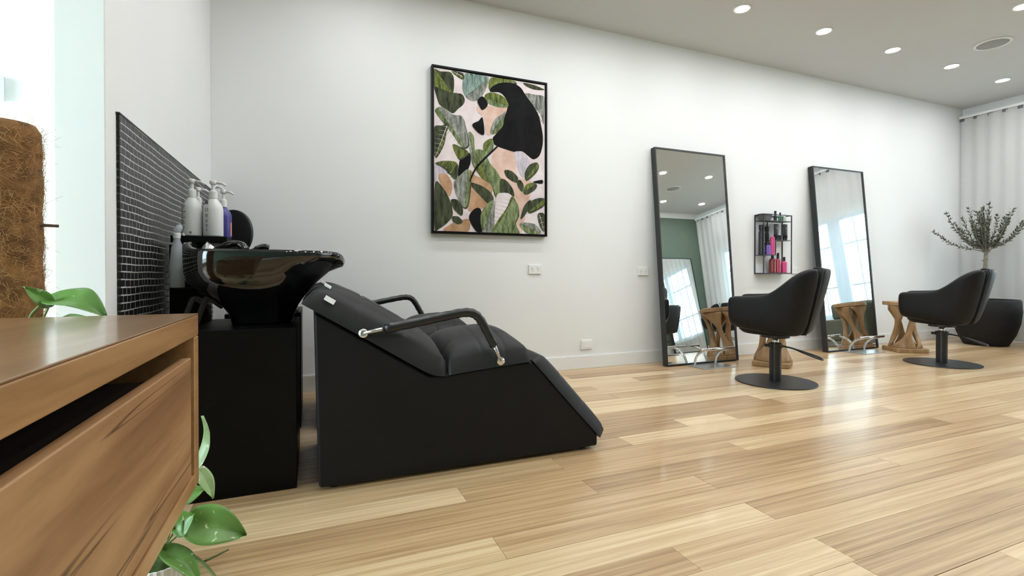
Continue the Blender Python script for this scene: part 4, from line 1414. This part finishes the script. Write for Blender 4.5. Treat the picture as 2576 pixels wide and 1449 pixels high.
# ------------------------------------------------------------------ climbing plant on its coir pole
def leaf(parent, base, tip, width, droop, face, mt, petiole=None, nu=14, nv=8):
    """heart-shaped blade from base to tip; droop bends it, face is the way its upper side looks"""
    base, tip = Vector(base), Vector(tip)
    ax = tip - base
    L = ax.length
    ax.normalize()
    nf = Vector(face)
    nrm = (nf - ax * nf.dot(ax)).normalized()
    side = ax.cross(nrm).normalized()
    vs, fs = [], []
    for i in range(nu + 1):
        t = i / nu
        w = width * (math.sin(math.pi * min(1, t ** 0.62)) ** 0.8 if 0 < t < 1 else 0.02)
        for j in range(nv + 1):
            g = 2 * j / nv - 1
            lobe = -0.10 * L * abs(g) * max(0, 1 - t * 4)
            p = base + ax * (L * t + lobe) + side * (w * g * 0.5) + nrm * (droop * L * math.sin(math.pi * t) + 0.16 * width * abs(g) + 0.012 * width * math.sin(9 * t + 3 * g))
            vs.append(tuple(p - Vector(parent.location)))
    for i in range(nu):
        for j in range(nv):
            a = i * (nv + 1) + j
            fs.append((a, a + 1, a + nv + 2, a + nv + 1))
    o = MB().poly(vs, fs).build('leaf', mt, parent, smooth=True)
    so = o.modifiers.new('thickness', 'SOLIDIFY')
    so.thickness = 0.0007
    if petiole:
        pts = catmull([tuple(Vector(q) - Vector(parent.location)) for q in petiole] + [tuple(base - Vector(parent.location))], 6)
        MB().tube(pts, 0.0026, 7).build('petiole', 'vine_stem', o, smooth=True)
    return o


PCX, PCY, PR = -0.762, 1.735, 0.073
pole = tag(empty('pothos_on_pole', (PCX, PCY, 0)), 'variegated climbing plant on a shaggy brown coir pole, left edge', 'plant')
prof = [(PR * 0.98, 0.24)]
for k in range(1, 24):
    prof.append((PR * (1 + 0.03 * math.sin(k * 1.9)), 0.24 + 0.98 * k / 24))
prof += [(PR * 0.97, 1.235), (PR * 0.82, 1.255), (PR * 0.4, 1.262)]
MB().lathe(prof, n=40).build('coir_pole', 'coir', pole, smooth=True)
MB().lathe([(0.10, 0.0005), (0.125, 0.02), (0.140, 0.22), (0.146, 0.225), (0.146, 0.245), (0.134, 0.245), (0.130, 0.215)], n=40).build('pot', 'pot_charcoal', pole, smooth=True)
MB().lathe([(0.128, 0.20), (0.129, 0.222), (0.05, 0.23)], n=28).build('soil', 'soil', pole)
rf = random.Random(3)
fib = MB()
for k in range(4200):
    a = rf.uniform(0, 2 * math.pi)
    z = rf.uniform(0.62, 1.262)
    r = PR * (1.0 if z < 1.235 else rf.uniform(0.3, 1.0))
    p = Vector((r * math.cos(a), r * math.sin(a), z))
    out = Vector((math.cos(a), math.sin(a), 0.5 if z > 1.22 else 0))
    tan = Vector((-math.sin(a), math.cos(a), 0)) * rf.uniform(-1, 1) + Vector((0, 0, rf.uniform(-0.8, 0.8)))
    long = rf.random() < 0.10
    ln = rf.uniform(0.030, 0.055) if long else rf.uniform(0.012, 0.035)
    lift = rf.uniform(0.3, 1.0) if long else rf.uniform(0.05, 0.3)
    q1 = p + (tan * 0.8 + out * lift * 0.7).normalized() * ln * 0.5
    q2 = q1 + (tan * rf.uniform(0.3, 1.0) + out * lift * rf.uniform(-0.5, 0.6) + Vector((0, 0, rf.uniform(-0.6, 0.3)))).normalized() * ln * 0.5
    fib.tube([p, q1, q2], [0.0005, 0.0004, 0.00025], 3)
tag(fib.build('coir_fibres', 'coir_fibre', pole), kind='stuff')
MB().tube([(0.0, -0.02, 0.985), (PR + 0.036, 0.005, 0.983)], [0.006, 0.004], 8).build('support_peg', 'stick_brown', pole, smooth=True)
leaf(pole, (-0.640, 1.66, 0.775), (-0.508, 1.62, 0.725), 0.095, 0.20, (0.1, -0.5, 0.85), 'pothos_leaf', [(-0.69, 1.68, 0.66), (-0.665, 1.67, 0.72)])
leaf(pole, (-0.640, 1.652, 0.770), (-0.672, 1.60, 0.818), 0.040, 0.05, (0.2, -0.9, 0.4), 'pothos_leaf')
leaf(pole, (-0.63, 1.70, 0.72), (-0.56, 1.74, 0.66), 0.07, 0.1, (0.2, -0.5, 0.8), 'pothos_leaf', [(-0.69, 1.72, 0.60), (-0.66, 1.71, 0.68)])
vine = catmull([(0.085, -0.05, 0.24), (0.080, -0.055, 0.42), (0.075, -0.06, 0.58), (0.072, -0.065, 0.72), (0.10, -0.07, 0.77)], 6)
MB().tube(vine, 0.0042, 8).build('vine_stem', 'vine_stem', pole, smooth=True)

pb = tag(empty('potted_pothos', (-0.395, 1.625, 0)), 'leafy variegated pothos in a white ribbed pot beneath the cabinet end', 'plant')
rg = []
for r, z in ((0.052, 0.0005), (0.060, 0.050), (0.057, 0.052), (0.050, 0.045)):
    rg.append([((r * (1 + 0.035 * (i % 2))) * math.cos(2 * math.pi * i / 48), (r * (1 + 0.035 * (i % 2))) * math.sin(2 * math.pi * i / 48), z) for i in range(48)])
MB().loops(rg).build('pot', 'white_plastic', pb)
ms = MB().lathe([(0.052, 0.040), (0.054, 0.054), (0.040, 0.070), (0.012, 0.078)], n=28)
ms.v = [(x * (1 + 0.10 * noise.noise((x * 60, y * 60, z * 60))), y * (1 + 0.10 * noise.noise((y * 60, x * 60, z * 50))), z + 0.008 * noise.noise((x * 80, y * 80, 3))) for x, y, z in ms.v]
ms.build('moss', 'moss', pb, smooth=True)
MB().tube([(0.032, -0.030, 0.02), (0.036, -0.030, 0.082)], [0.012, 0.010], 9).build('stump', 'stick_brown', pb, smooth=True)
leaf(pb, (-0.300, 1.610, 0.305), (-0.284, 1.605, 0.450), 0.050, -0.16, (-0.85, -0.55, 0.2), 'pothos_pale', [(-0.38, 1.63, 0.09), (-0.345, 1.62, 0.22)])
leaf(pb, (-0.302, 1.612, 0.298), (-0.264, 1.600, 0.212), 0.046, 0.06, (0.75, -0.65, 0.3), 'pothos_pale', [(-0.39, 1.63, 0.09), (-0.35, 1.63, 0.25)])
leaf(pb, (-0.345, 1.660, 0.200), (-0.292, 1.665, 0.215), 0.060, 0.1, (-0.2, -0.6, 0.7), 'pothos_leaf', [(-0.39, 1.64, 0.09), (-0.37, 1.65, 0.17)])
leaf(pb, (-0.322, 1.600, 0.160), (-0.178, 1.590, 0.095), 0.105, 0.14, (0.15, -0.85, 0.55), 'pothos_leaf', [(-0.385, 1.62, 0.09), (-0.35, 1.61, 0.12)])
leaf(pb, (-0.350, 1.590, 0.150), (-0.300, 1.585, 0.185), 0.075, 0.05, (-0.1, -0.85, 0.5), 'pothos_leaf', [(-0.39, 1.62, 0.09), (-0.365, 1.60, 0.12)])
leaf(pb, (-0.375, 1.580, 0.100), (-0.278, 1.520, 0.010), 0.060, 0.16, (0.3, -0.5, 0.8), 'pothos_leaf', [(-0.39, 1.61, 0.085), (-0.385, 1.60, 0.098)])
leaf(pb, (-0.400, 1.575, 0.115), (-0.370, 1.530, 0.135), 0.05, 0.1, (0.0, -0.5, 0.85), 'pothos_leaf', [(-0.40, 1.61, 0.085), (-0.40, 1.59, 0.10)])
runner = catmull([(0.03, -0.02, 0.085), (0.075, -0.035, 0.075), (0.115, -0.05, 0.045), (0.150, -0.075, 0.008)], 6)
MB().tube(runner, 0.0045, 8).build('runner', 'vine_stem', pb, smooth=True)
MB().tube([(0.112, -0.045, 0.048), (0.145, -0.030, 0.052), (0.172, -0.025, 0.060)], [0.0035, 0.003, 0.0025], 7).build('twig', 'vine_stem', pb, smooth=True)

# low sofa under the window, out of the frame but in the far mirror
so = tag(empty('low_sofa', (7.55, 1.85, 0)), 'olive grey low sofa under the window, seen only in the far mirror', 'sofa')
MB().box(-0.33, 0.33, -0.80, 0.72, 0.08, 0.40).build('seat_base', 'sofa_fabric', so, bevel=0.03)
MB().box(-0.33, 0.33, 0.725, 0.90, 0.08, 0.62).build('armrest', 'sofa_fabric', so, bevel=0.04)
MB().box(0.12, 0.34, 0.10, 0.72, 0.402, 0.66).build('back_cushion', 'sofa_fabric', so, bevel=0.05)
for (x, y) in ((-0.28, -0.74), (0.28, -0.74), (-0.28, 0.84), (0.28, 0.84)):
    MB().lathe([(0.018, 0.0005), (0.025, 0.079)], c=(x, y), n=14).build('leg', 'black_metal', so)

# ground outside the glazing
tag(MB().box(XF - 9, XF - T - 0.02, -8, 9, -0.30, -0.15).build('outside_ground', 'outside_paving'), 'paved ground outside the side-room glazing', kind='structure')
tag(MB().box(XR + T + 0.02, XR + 10, -8, 9, -0.30, -0.15).build('outside_ground', 'outside_paving'), 'paved ground outside the end-wall window', kind='structure')
